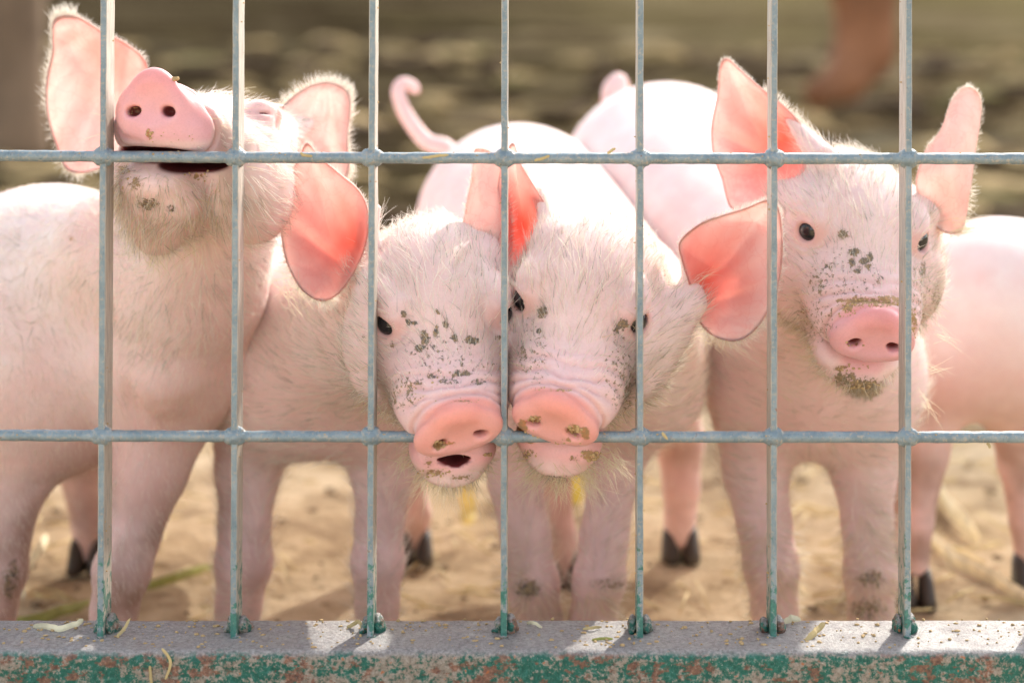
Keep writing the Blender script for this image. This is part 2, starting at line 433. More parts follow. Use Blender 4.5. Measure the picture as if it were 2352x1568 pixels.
# ------------------------------------------------------------------ ground
def ground():
    xs = np.concatenate([np.linspace(-60, -3, 14), np.linspace(-2.6, 2.6, 150), np.linspace(3, 60, 14)])
    ys = np.concatenate([np.linspace(-4, -.3, 6), np.linspace(-.2, 3, 110), np.linspace(3.2, 12, 60), np.linspace(13, 120, 20)])
    X, Y = np.meshgrid(xs, ys)
    P = np.stack([X.ravel(), Y.ravel(), np.zeros(X.size)], 1)
    amp = np.clip((P[:, 1] - 1.4) * .04, .004, .05)
    h = vnoise(P * [1, 1, 0] + 11, 3.1) * amp * .5 + vnoise(P * [1, 1, 0], 9.0, 2) * np.minimum(amp, .03) * .5 + vnoise(P * [1, 1, 0], 28.0, 5) * .003
    P[:, 2] = h - .004
    nx, ny = len(xs), len(ys)
    F = np.array([(j * nx + i, j * nx + i + 1, (j + 1) * nx + i + 1, (j + 1) * nx + i) for j in range(ny - 1) for i in range(nx - 1)])
    m, nt = new_mat('sandy_yard_ground')
    v = coords(nt); g = N_(nt, 'ShaderNodeNewGeometry'); sx = N_(nt, 'ShaderNodeSeparateXYZ'); nt.links.new(g.outputs['Position'], sx.inputs[0])
    a = noise(nt, 9, 6, .65, v); b = noise(nt, 45, 5, .65, v); f = noise(nt, 220, 4, .7, v)
    sand = ramp(nt, a, [(.36, (.26, .18, .11)), (.48, (.50, .38, .235)), (.64, (.66, .53, .35))])
    sand = mix(nt, ramp(nt, b, [(.30, .8), (.42, 0.0)]), sand, (.22, .15, .08))
    sand = mix(nt, ramp(nt, f, [(.62, 0.0), (.70, .7)]), sand, (.72, .60, .36))
    v2 = coords(nt, (.8, 1.6, 1))
    k = noise(nt, .45, 10, .72, v2); k2 = noise(nt, 3.2, 6, .7, v2)
    soil = ramp(nt, k, [(.36, (.035, .024, .014)), (.46, (.10, .068, .036)), (.53, (.20, .145, .075)), (.64, (.36, .28, .16))])
    soil = mix(nt, ramp(nt, k2, [(.34, .6), (.48, 0.0)]), soil, (.030, .022, .014))
    soil = mix(nt, ramp(nt, k2, [(.55, 0.0), (.72, .6)]), soil, (.22, .175, .10))
    grn = math_(nt, 'ADD', noise(nt, .5, 3, .5, v), math_(nt, 'MULTIPLY', sx.outputs[0], .025))
    soil = mix(nt, ramp(nt, grn, [(.46, 0.0), (.62, .55)]), soil, (.19, .15, .06))
    lf = ramp(nt, math_(nt, 'ADD', math_(nt, 'MULTIPLY_ADD', sx.outputs[0], .09, .42), math_(nt, 'MULTIPLY', math_(nt, 'SUBTRACT', noise(nt, .35, 4, .6, v), .5), 1.2)), [(.25, .42), (.62, 1.15)])
    soil = mix(nt, 1.0, soil, lf, 'MULTIPLY')
    # wet dark strip a little way off, then the open yard
    far = ramp(nt, math_(nt, 'ADD', math_(nt, 'MULTIPLY', sx.outputs[1], .4), math_(nt, 'MULTIPLY', a, .2)), [(.62, 0.0), (.82, 1.0)])
    c = mix(nt, far, sand, soil)
    p = N_(nt, 'ShaderNodeBsdfDiffuse'); nt.links.new(c, p.inputs['Color'])
    p.inputs['Roughness'].default_value = .9
    bb = bump(nt, b, .7, .012); bb = bump(nt, f, .5, .004, bb); nt.links.new(bb, p.inputs['Normal'])
    out(nt, p.outputs[0])
    o = mesh_obj('ground', P, F, m, scale=1.0)
    tag(o, 'bare sandy yard with trampled straw turning to dark soil behind', kind='structure')
ground()

def tube(pts, radii, n=8, flat=1.0):
    """closed tube through points (mm) -> verts, quads/ngons"""
    pts = np.array(pts, float); V = []; F = []
    T = np.gradient(pts, axis=0); T /= np.linalg.norm(T, axis=1)[:, None] + 1e-9
    up = np.array([0, -1., .2]) if abs(T[0][1]) < .8 else np.array([1., 0, 0])
    for i, (p, t) in enumerate(zip(pts, T)):
        a = np.cross(t, up); a /= np.linalg.norm(a) + 1e-9
        b = np.cross(a, t)
        for k in range(n):
            an = 2 * math.pi * k / n
            V.append(p + radii[i] * (math.cos(an) * a + math.sin(an) * b * flat))
    for i in range(len(pts) - 1):
        for k in range(n):
            F.append((i * n + k, i * n + (k + 1) % n, (i + 1) * n + (k + 1) % n, (i + 1) * n + k))
    F.append(tuple(range(n))[::-1]); F.append(tuple((len(pts) - 1) * n + k for k in range(n)))
    return V, F
def catmull(P, n, closed=True):
    P = np.array(P, float); m = len(P); o = []
    segs = m if closed else m - 1
    for i in range(segs):
        if closed: a, b, c, d = P[(i - 1) % m], P[i], P[(i + 1) % m], P[(i + 2) % m]
        else: a, b, c, d = P[max(i - 1, 0)], P[i], P[i + 1], P[min(i + 2, m - 1)]
        for k in range(n):
            t = k / n
            o.append(.5 * ((2 * b) + (c - a) * t + (2 * a - 5 * b + 4 * c - d) * t * t + (3 * b - a - 3 * c + d) * t ** 3))
    if not closed: o.append(P[-1])
    return np.array(o)

# ------------------------------------------------------------------ gate
gate = empty('welded_gate', (0, .01, 0.09))
tag(gate, 'welded steel gate of upright flat bars and round rods on a chipped green bottom beam', 'gate')
BEAM_TOP = W(0, 1464, 0)[2]
tops = [-69, 238, 542, 855, 1159, 1471, 1779, 2088, 2398]
bots = [-75, 230, 536, 850, 1157, 1470, 1777, 2085, 2396]
def bar_mesh(x0, x1):
    V = []; F = []
    zt, zb = HC * 1000 + 60, BEAM_TOP - 3
    n = 60; hw, y0, y1, bv = 1.85, 0.0, 20.5, .45
    prof = [(-hw + bv, y0), (hw - bv, y0), (hw, y0 + bv), (hw, y1 - bv), (hw - bv, y1), (-hw + bv, y1), (-hw, y1 - bv), (-hw, y0 + bv)]
    for i in range(n + 1):
        t = i / n; z = zt + (zb - zt) * t
        w = .12 * math.sin(i * 1.7 + x0) + .1 * math.sin(i * .45 + x0 * 3)
        # position measured on the picture: linear in height
        py = (HC * 1000 - z) / .25 + VY
        x = (x0 + (x1 - x0) * py / 1464 - VX) * .25
        for a, b in prof: V.append((x + a + w * .5, b, z))
    m = len(prof)
    for i in range(n):
        for k in range(m): F.append((i * m + k, i * m + (k + 1) % m, (i + 1) * m + (k + 1) % m, (i + 1) * m + k))
    F.append(tuple(range(m))[::-1]); F.append(tuple(n * m + k for k in range(m)))
    return V, F
for a, b in zip(tops, bots):
    V, F = bar_mesh(a, b)
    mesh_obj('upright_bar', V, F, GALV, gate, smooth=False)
def barx(i, py): return tops[i] + (bots[i] - tops[i]) * py / 1464
rodY = lambda k, px: (356 + 10 * (1 - math.exp(-max(px + 200, 0) / 700.)) if k == 0 else 1000 + 6 * (1 - math.exp(-max(px + 200, 0) / 700.)))
for k in (0, 1):
    pts = []; rr = []
    for i in range(141):
        px = -260 + i * 21
        q = W(px, rodY(k, px), 0); q[1] = 2.6 + .15 * math.sin(i * .9)
        pts.append(q); rr.append(3.25 + .12 * math.sin(i * 2.3 + k) + .08 * math.sin(i * .77))
    V, F = tube(pts, rr, 18)
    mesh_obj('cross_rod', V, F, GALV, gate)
def blob(c, r, seed, nu=16, nv=10, amp=.16, fr=.35):
    V = []; F = []
    for j in range(nv + 1):
        th = math.pi * j / nv
        for i in range(nu):
            ph = 2 * math.pi * i / nu
            V.append((math.sin(th) * math.cos(ph), math.sin(th) * math.sin(ph), math.cos(th)))
    V = np.array(V)
    n = vnoise(V * np.array(r) + np.array(c), fr, seed)
    V = V * np.array(r) * (1 + amp * n[:, None]) + np.array(c)
    for j in range(nv):
        for i in range(nu):
            F.append((j * nu + i, j * nu + (i + 1) % nu, (j + 1) * nu + (i + 1) % nu, (j + 1) * nu + i))
    return V, F
for k in (0, 1):
    for i in range(len(tops)):
        py0 = rodY(k, tops[i]); px = barx(i, py0)
        c = W(px, py0, 0); c[1] = 2.0
        prims = [ell(c, (4.3, 4.0, 3.9), k=2)]
        for sx in (-1, 1):
            for sz in (-1, 1):
                d = rng.uniform(-.4, .4, 3)
                prims.append(ell(c + np.array([sx * 2.9, .5, sz * 3.2]) + d, (2.0, 2.6, 1.7), k=2.2))
        for sx in (-1, 1): prims.append(cone(c, 3.4, c + np.array([sx * 7, .5, 0]), 3.0, k=2))
        for sz in (-1, 1): prims.append(ell(c + np.array([0, 1.2, sz * 5.0]), (2.1, 2.2, 3.2), k=2.0))
        ax = [np.linspace(c[q] - e, c[q] + e, 33).astype(np.float32) for q, e in ((0, 11.5), (1, 6.5), (2, 10))]
        P, F, Nn = surface(prims, *ax)
        P = P + Nn * (vnoise(P, .9, i)[:, None] * .28)
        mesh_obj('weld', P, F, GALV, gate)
for i in range(len(tops)):
    px = barx(i, 1455); z0 = BEAM_TOP
    c = W(px, 1464, 0); c[2] = z0
    j_ = lambda a: rng.uniform(-a, a)
    prims = [ell(c + [-3.2 + j_(.6), 13, 3.0], (2.8, 6.5, 5.0 + j_(1)), k=2.5), ell(c + [3.6 + j_(.6), 12, 3.5], (3.4, 7, 6.0 + j_(1.5)), k=2.5), ell(c + [5 + j_(1), 14, 1], (3.8, 5, 2.8), k=3),
             ell(c + [-5.0 + j_(1), 10 + j_(3), 1.0], (1.8, 2.2, 2.0), k=1.5), ell(c + [j_(1), 1.5, 0], (3.0, 2.2, 1.2), k=2)]
    ax = [np.linspace(c[q] + lo, c[q] + hi, 33).astype(np.float32) for q, lo, hi in ((0, -13, 13), (1, -5, 19), (2, -4, 14))]
    P, F, Nn = surface(prims, *ax)
    P = P + Nn * (vnoise(P, .5, i)[:, None] * .6 + vnoise(P, 1.2, i)[:, None] * .25)
    mesh_obj('weld', P, F, PAINT, gate)
def beam():
    yf, yb, zt, zb, r = -22.0, 33.0, BEAM_TOP, BEAM_TOP - 62, 5.5
    prof = []
    for cx, cz, a0 in ((yf + r, zt - r, 180), (yb - r, zt - r, 90), (yb - r, zb + r, 0), (yf + r, zb + r, 270)):
        for q in range(7):
            a = R(a0 - q * 15); prof.append((cx + r * math.cos(a), cz + r * math.sin(a)))
    # subdivide the flats
    pr = []
    for i in range(len(prof)):
        a = np.array(prof[i]); b = np.array(prof[(i + 1) % len(prof)]); L = np.linalg.norm(b - a)
        n = max(1, int(L / 2.2))
        for q in range(n): pr.append(a + (b - a) * q / n)
    pr = np.array(pr); m = len(pr)
    xs = np.arange(-400, 360, 2.2)
    V = np.array([(x, p[0], p[1]) for x in xs for p in pr])
    n = vnoise(V, .12, 3) * .35 + vnoise(V, .4, 5) * .22
    d = np.tile(pr - [(yf + yb) / 2, (zt + zb) / 2], (len(xs), 1)); d /= np.linalg.norm(d, axis=1)[:, None]
    V[:, 1:] += d * n[:, None]
    F = [(i * m + k, (i + 1) * m + k, (i + 1) * m + (k + 1) % m, i * m + (k + 1) % m) for i in range(len(xs) - 1) for k in range(m)]
    mesh_obj('bottom_beam', V, np.array(F), PAINT, gate)
beam()

# ------------------------------------------------------------------ hair
def hair(name, roots, dirs, lens, cols, normals, parent, rad0=.13, npts=5, droop=.12, curl=.11):
    n = len(roots)
    if n == 0: return
    t = np.linspace(0, 1, npts)[None, :, None]
    side = rng.normal(0, 1, (n, 3)); side -= (side * dirs).sum(1)[:, None] * dirs
    side /= np.linalg.norm(side, axis=1)[:, None] + 1e-9
    L = lens[:, None, None]
    P = roots[:, None, :] + dirs[:, None, :] * t * L + side[:, None, :] * (t ** 2) * L * (curl * rng.normal(0, 1, (n, 1, 1))) - normals[:, None, :] * (t ** 2) * L * droop * rng.uniform(.2, 1.6, (n, 1, 1))
    hc = bpy.data.hair_curves.new(name)
    hc.add_curves([npts] * n)
    hc.points.foreach_set('position', (P * .001).astype(np.float32).ravel())
    ra = hc.attributes.get('radius') or hc.attributes.new('radius', 'FLOAT', 'POINT')
    rr = (np.linspace(1, .25, npts)[None, :] * (rad0 * rng.uniform(.7, 1.3, n))[:, None] * .001)
    ra.data.foreach_set('value', rr.astype(np.float32).ravel())
    ca = hc.attributes.new('hcol', 'FLOAT_COLOR', 'POINT')
    cc = np.repeat(np.c_[cols, np.ones(n)][:, None, :], npts, 1)
    ca.data.foreach_set('color', cc.astype(np.float32).ravel())
    hc.materials.append(HAIR)
    o = bpy.data.objects.new(name, hc); link(o, parent)
    o['kind'] = 'stuff'
    return o
def sample_faces(P, F, Nn, dens):
    """dens: hairs per mm2 at vertices -> roots, normals, vertex ids"""
    a, b, c, d = (P[F[:, i]] for i in range(4))
    area = .5 * np.linalg.norm(np.cross(c - a, d - b), axis=1)
    w = area * dens[F].mean(1)
    cnt = rng.poisson(w)
    fi = np.repeat(np.arange(len(F)), cnt)
    u, v = rng.random(len(fi))[:, None], rng.random(len(fi))[:, None]
    p = (a[fi] * (1 - u) + b[fi] * u) * (1 - v) + (d[fi] * (1 - u) + c[fi] * u) * v
    nn = Nn[F[fi]].mean(1)
    return p, nn / (np.linalg.norm(nn, axis=1)[:, None] + 1e-9), F[fi, 0]
def flow_dirs(flow, n, lift, jit):
    d = flow + rng.normal(0, jit, flow.shape)
    d = d - (d * n).sum(1)[:, None] * n
    d /= np.linalg.norm(d, axis=1)[:, None] + 1e-9
    d = d + n * lift
    return d / np.linalg.norm(d, axis=1)[:, None]

# ------------------------------------------------------------------ ears
def ear(parent, outline, centre, zs, cup, inner_front=True, thick=2.2, concha=None, ridges=1.0, hairs=900, hl=7, rim=.13, red=1.0, fur_side=None, label=None, pale=0):
    """outline in picture units, closed; zs depth (mm) per outline point; centre (px,py,z)"""
    oz = np.c_[np.array(outline, float), np.array(zs, float)]
    O = catmull(oz, 7); n = len(O); C = np.array(centre, float)
    nr = 22
    def basis(q): x = (q[:, 0] - C[0]) / 100; y = (q[:, 1] - C[1]) / 100; return np.stack([np.ones(len(q)), x, y, x * x, x * y, y * y], 1)
    A0 = np.concatenate([basis(O), np.tile(basis(C[None, :]), (8, 1))]); b0 = np.concatenate([O[:, 2], np.full(8, C[2])])
    co = np.linalg.solve(A0.T @ A0 + np.eye(6) * .05, A0.T @ b0)
    quad = lambda q: basis(q) @ co
    cup = cup * 1.4; T = np.linspace(0, 1, nr + 1)[1:]
    rows = []
    for t in T:
        q = C + (O - C) * t
        bow = cup * (1 - t ** 2) ** 1.6
        qd = quad(q)
        q[:, 2] = qd + (O[:, 2] - quad(O)) * t ** 3 + bow
        rows.append(q)
    Q = np.concatenate([[[C[0], C[1], quad(C[None, :])[0] + cup]]] + rows)
    ang = np.concatenate([[0], np.tile(np.arange(n) / n * 2 * math.pi, nr)])
    tt = np.concatenate([[0], np.repeat(T, n)])
    Pm = np.array([W(*q) for q in Q])
    # folds running from the root to the rim
    tipv = O[np.argmax(np.hypot(O[:, 0] - (concha or C)[0], O[:, 1] - (concha or C)[1]))][:2] - np.array((concha or (C[0], C[1]))[:2], float)
    Lt = np.linalg.norm(tipv); tipv = tipv / Lt
    rel = Q[:, :2] - np.array((concha or (C[0], C[1]))[:2], float)
    al = rel @ tipv / Lt; pe = (rel @ np.array([-tipv[1], tipv[0]])) / Lt
    fan = pe / (.45 + np.clip(al, -.2, 1.2))
    Pm[:, 1] += ridges * (np.sin(fan * 10 + 1.0 + al * 1.5) * .9 + np.sin(fan * 21 + .4) * .35) * (1 - tt ** 2) * 3.0 * np.clip(al + .35, 0, 1)
    streak = vnoise(np.stack([fan * 9, al * 1.6, al * 0 + Lt * .01], 1), 1.0, 21) * .6 + vnoise(np.stack([fan * 24, al * 3, al * 0 + Lt * .01], 1), 1.0, 22) * .4
    Pm += (vnoise(Pm, .06, 4) * 1.6)[:, None] * np.array([.2, 1, .2])
    F = []
    for k in range(n): F.append((0, 1 + k, 1 + (k + 1) % n, 1 + (k + 1) % n))
    for r_ in range(nr - 1):
        for k in range(n):
            a = 1 + r_ * n; b = a + n
            F.append((a + k, b + k, b + (k + 1) % n, a + (k + 1) % n))
    F = np.array(F)
    # vertex normals
    Nn = np.zeros_like(Pm)
    fn = np.cross(Pm[F[:, 2]] - Pm[F[:, 0]], Pm[F[:, 3]] - Pm[F[:, 1]])
    fn[:n] = np.cross(Pm[F[:n, 1]] - Pm[F[:n, 0]], Pm[F[:n, 2]] - Pm[F[:n, 0]])
    for i in range(4): np.add.at(Nn, F[:, i], fn)
    Nn /= np.linalg.norm(Nn, axis=1)[:, None] + 1e-9
    if Nn[:, 1].mean() > 0: Nn = -Nn; flipf = True
    else: flipf = False
    m = len(Pm)
    th = thick * (1 - .8 * tt)[:, None]
    A = Pm + Nn * th * .5; B = Pm - Nn * th * .5
    rimv = Pm[-n:] + (Pm[-n:] - Pm[-2 * n:-n]) / (np.linalg.norm(Pm[-n:] - Pm[-2 * n:-n], axis=1)[:, None] + 1e-9) * .5
    V = np.concatenate([A, B, rimv])
    faces = []
    for f in F:
        f = list(dict.fromkeys(f.tolist()))
        faces.append(f if not flipf else f[::-1]); faces.append([q + m for q in (f[::-1] if not flipf else f)])
    s = m - n
    for k in range(n):
        k2 = (k + 1) % n
        faces.append([s + k, 2 * m + k, 2 * m + k2, s + k2]); faces.append([2 * m + k, m + s + k, m + s + k2, 2 * m + k2])
    # colours
    if concha is None: concha = (C[0], C[1])
    px, py = proj(Pm)
    sz = max(np.ptp(O[:, 0]), np.ptp(O[:, 1]))
    dc = np.sqrt((px - concha[0]) ** 2 + (py - concha[1]) ** 2) / sz
    k = np.clip(1 - dc / .50, 0, 1)[:, None] ** 1.2 * red
    inner = (1 - k) * np.array([.90, .68, .66]) + k * np.array([.82, .22, .17])
    edge = np.clip((tt - (1 - rim)) / rim, 0, 1)[:, None]
    innc = inner * (1 - edge * .7) + np.array([.86, .66, .60]) * edge * .7
    outc = np.tile(np.array([.84, .66, .60]), (m, 1))
    tri = (1 - k) * np.array([.99, .80, .765]) + k * np.array([.94, .31, .23])
    tri = tri * (1 - pale) + pale * np.array([.97, .89, .87]); innc = innc * (1 - pale) + pale * np.array([.86, .72, .68])
    tri = np.clip(tri * (1 + .24 * streak[:, None] * np.array([.2, 1, 1])), 0, 1)
    innc = np.clip(innc * (1 + .07 * streak[:, None] * np.array([.2, 1, 1])), 0, 1)
    if not inner_front: tri = tri * .35 + .65 * np.array([.93, .76, .72])
    if inner_front: col = np.concatenate([innc, outc, np.tile([.90, .72, .66], (n, 1))])
    else: col = np.concatenate([outc, innc, np.tile([.85, .64, .58], (n, 1))])
    tr = np.concatenate([tri, tri * .5 + .45 * np.array([.95, .6, .5]), np.tile([1.0, .72, .64], (n, 1))])
    e = mesh_obj('ear', V, faces, EAR, parent, attrs={'Col': col, 'Trans': tr})
    if label: e['label'] = label
    # rim hair
    rp = rimv; outd = (Pm[-n:] - Pm[-4 * n:-3 * n]); outd /= np.linalg.norm(outd, axis=1)[:, None] + 1e-9
    nh = hairs
    ii = rng.integers(0, n, nh); f_ = rng.random(nh)[:, None]
    roots = rp[ii] * (1 - f_) + rp[(ii + 1) % n] * f_
    bk = np.where(rng.random(nh)[:, None] < .5, -1, 1) * Nn[-n:][ii]
    if inner_front: bk = -Nn[-n:][ii]
    sel = np.ones(nh, bool)
    if fur_side is not None:
        w = np.clip(fur_side(*proj(roots)), 0, 1); sel = rng.random(nh) < np.maximum(w, .45)
    tan = np.roll(rp, -1, 0)[ii] - rp[ii]; tan /= np.linalg.norm(tan, axis=1)[:, None] + 1e-9
    d = outd[ii] * rng.uniform(.25, 1, (nh, 1)) + bk * rng.uniform(.2, 1.2, (nh, 1)) + np.array([0, 0, .35]) + rng.normal(0, .22, (nh, 3))
    d /= np.linalg.norm(d, axis=1)[:, None]
    roots = roots + bk * rng.uniform(-.8, 2, (nh, 1)) - outd[ii] * rng.uniform(0, 3, (nh, 1))
    L = hl * rng.uniform(.45, 1.25, nh)
    if fur_side is not None: L = L * np.where(w < .5, .42, 1)
    return roots[sel], d[sel], L[sel], e, V, m

# ------------------------------------------------------------------ the piglets
def rotm(pitch, yaw, roll):
    """rows: local right, back, up in world axes (pitch down +, yaw: snout to the picture's right +, roll: right side down +)"""
    p, y, r = R(pitch), R(yaw), R(roll)
    M = np.array([[1, 0, 0], [0, math.cos(p), math.sin(p)], [0, -math.sin(p), math.cos(p)]])
    Z = np.array([[math.cos(y), -math.sin(y), 0], [math.sin(y), math.cos(y), 0], [0, 0, 1]])   # about world Z
    Y = np.array([[math.cos(r), 0, math.sin(r)], [0, 1, 0], [-math.sin(r), 0, math.cos(r)]])   # about world Y
    out_ = []
    for v in M:
        w = Z @ v if False else np.array([math.cos(y) * v[0] - math.sin(y) * v[1], math.sin(y) * v[0] + math.cos(y) * v[1], v[2]])
        w = np.array([math.cos(r) * w[0] + math.sin(r) * w[2], w[1], -math.sin(r) * w[0] + math.cos(r) * w[2]])
        out_.append(w)
    return np.array(out_)

class Head:
    def __init__(s, px, py, z, pitch, yaw, roll, sc=1.0, disc_pitch=0, disc_yaw=0, disc_roll=0, dw=1, dh=1):
        s.o = W(px, py, z); s.M = rotm(pitch, yaw, roll); s.sc = sc
        s.Md = rotm(pitch + disc_pitch, yaw + disc_yaw, roll + disc_roll); s.dw = dw; s.dh = dh
    def p(s, x, b, u): return s.o + s.sc * (x * s.M[0] + b * s.M[1] + u * s.M[2])
    def E(s, c, r, k=8, op=1, tilt=None):
        M = s.M
        if tilt is not None: M = tilt
        return ell(s.p(*c), np.array(r) * s.sc, M, k, op)
    def loc(s, P): return ((P - s.o) @ s.M.T) / s.sc
    def dloc(s, P): return ((P - s.o) @ s.Md.T) / s.sc
    def dp(s, x, b, u): return s.o + s.sc * (x * s.Md[0] + b * s.Md[1] + u * s.Md[2])
    def prims(s, jaw=True, jd=0, eyes=(1, 1), eyepos=(35, 70, 18), cheek=1.0, brow=1.0):
        c = cheek
        L = [s.E((0, 100, 2), (41, 48, 34), 8), s.E((0, 88, 14), (35, 42, 22), 10),
             s.E((0, 52, -3), (39, 44, 25), 10), s.E((0, 28, -5), (33, 30, 21), 8),
             s.E((0, 12, 0), (25.5, 14, 19), 5)]
        for sd in (-1, 1):
            L.append(s.E((sd * 32, 80, -22), (27 * c, 42, 33), 12))
            L.append(s.E((sd * 17, 28, -8), (15, 24, 15), 7))
            L.append(s.E((sd * (eyepos[0] - 3), eyepos[1] + 8, eyepos[2] + 9), (9, 14, 6 * brow), 8))     # brow
            L.append(s.E((sd * (eyepos[0] - 1), eyepos[1] + 2, eyepos[2] - 9), (9, 13, 5), 8))        # lower lid pad
        if jaw:
            L += [s.E((0, 19 - .4 * jd, -37 - jd), (24, 24, 14), 5), s.E((0, 11 - .4 * jd, -32 - .6 * jd), (23.5, 12, 8 + .3 * jd), 4), s.E((0, 58, -34 - .5 * jd), (32, 46, 20), 12)]
            for sd in (-1, 1): L.append(s.E((sd * 15.5, 16 - .4 * jd, -30 - .6 * jd), (10, 14, 8 + .3 * jd), 4))
            L.append(s.E((0, 10 - .4 * jd, -22.8 - .1 * jd), (29, 22, 1.5), 2.0, -1))
        # lids and sockets
        s.eyes = []
        for sd, op in zip((-1, 1), eyes):
            e = s.p(sd * (eyepos[0] - 3.5), eyepos[1], eyepos[2])
            dl = np.array([sd * .72, -.62, .25]); dl /= np.linalg.norm(dl)
            dw = dl @ s.M
            fwd = s.M[1]; h = fwd - (fwd @ dw) * dw; h /= np.linalg.norm(h)
            v = np.cross(h, dw)
            L.append(ell(e, (9.5 * s.sc,) * 3, None, 5))
            F = np.array([dw, h, v])
            if op: L.append(ell(e + dw * 9.5 * s.sc, np.array([7, 7.2, 5.6 * op]) * s.sc, F, 1.2, -1))
            else: L.append(ell(e + dw * 9.5 * s.sc + v * -1, np.array([2.5, 7, .7]) * s.sc, F, 1.2, -1))
            s.eyes.append((e, dw, op))
        # snout disc
        w, h = s.dw, s.dh
        def DE(c, r, k, op=1): return ell(s.dp(*c), np.array(r) * s.sc, s.Md, k, op)
        L += [DE((0, 0, -.5 * h), (22 * w, 7.0, 18 * h), 2.5), DE((0, .2, 8 * h), (14 * w, 6.6, 12 * h), 4)]
        for sd in (-1, 1): L.append(DE((sd * 14 * w, .6, -3.5 * h), (12.2 * w, 6.3, 12 * h), 4))
        L.append(DE((0, -9.6, 1), (15, 5.0, 11 * h), 4, -1))
        for sd in (-1, 1):
            L.append(ell(s.dp(sd * 12 * w, -4, -3.0 * h), np.array([4.3, 9, 3.1]) * s.sc, rot_in(s.Md, sd * -14), 2.4, -1))
        return L
def rot_in(M, deg):
    a = R(deg); return np.array([M[0] * math.cos(a) + M[2] * math.sin(a), M[1], -M[0] * math.sin(a) + M[2] * math.cos(a)])

def uv_sphere(c, r, nu=24, nv=16):
    V = []; F = []
    for j in range(nv + 1):
        th = math.pi * j / nv
        for i in range(nu):
            ph = 2 * math.pi * i / nu
            V.append((c[0] + r * math.sin(th) * math.cos(ph), c[1] + r * math.sin(th) * math.sin(ph), c[2] + r * math.cos(th)))
    for j in range(nv):
        for i in range(nu): F.append((j * nu + i, j * nu + (i + 1) % nu, (j + 1) * nu + (i + 1) % nu, (j + 1) * nu + i))
    return V, F

def leg(pts, k=18):
    """pts: (px,py,z,r) chain"""
    out_ = []
    pts = [(a, b, z, r * (.92 if b > 1060 else 1)) for a, b, z, r in pts]
    for a, b in zip(pts[:-1], pts[1:]):
        out_.append(cone(W(*a[:3]), rad(a[3], a[2]), W(*b[:3]), rad(b[3], b[2]), k if not out_ else 6))
    return out_
def ball(px, py, z, rx, ry=None, rz=None, k=30, op=1):
    ry = ry or rx; rz = rz or rx
    return ell(W(px, py, z), (rad(rx, z), rad(rz, z), rad(ry, z)), None, k, op)

def hoof(parent, x, y, z0=0.0, s=1.0):
    """cloven hoof standing at world mm x,y: two toes"""
    for sd in (-1, 1):
        V = []; F = []
        n = 10
        for j, (h, rx, ry, dy) in enumerate(((0, 7.5, 13, -3), (8, 7, 12, -1), (18, 6, 10, 2), (26, 4, 6, 4))):
            for i in range(n):
                a = 2 * math.pi * i / n
                V.append((x + sd * 7.5 * s + rx * s * math.cos(a), y + dy * s + ry * s * math.sin(a) * (1 if math.sin(a) > 0 else 1.2), z0 + h * s))
        for j in range(3):
            for i in range(n): F.append((j * n + i, j * n + (i + 1) % n, (j + 1) * n + (i + 1) % n, (j + 1) * n + i))
        F.append(tuple(range(n))[::-1]); F.append(tuple(3 * n + i for i in range(n)))
        mesh_obj('hoof', V, F, HOOF, parent)

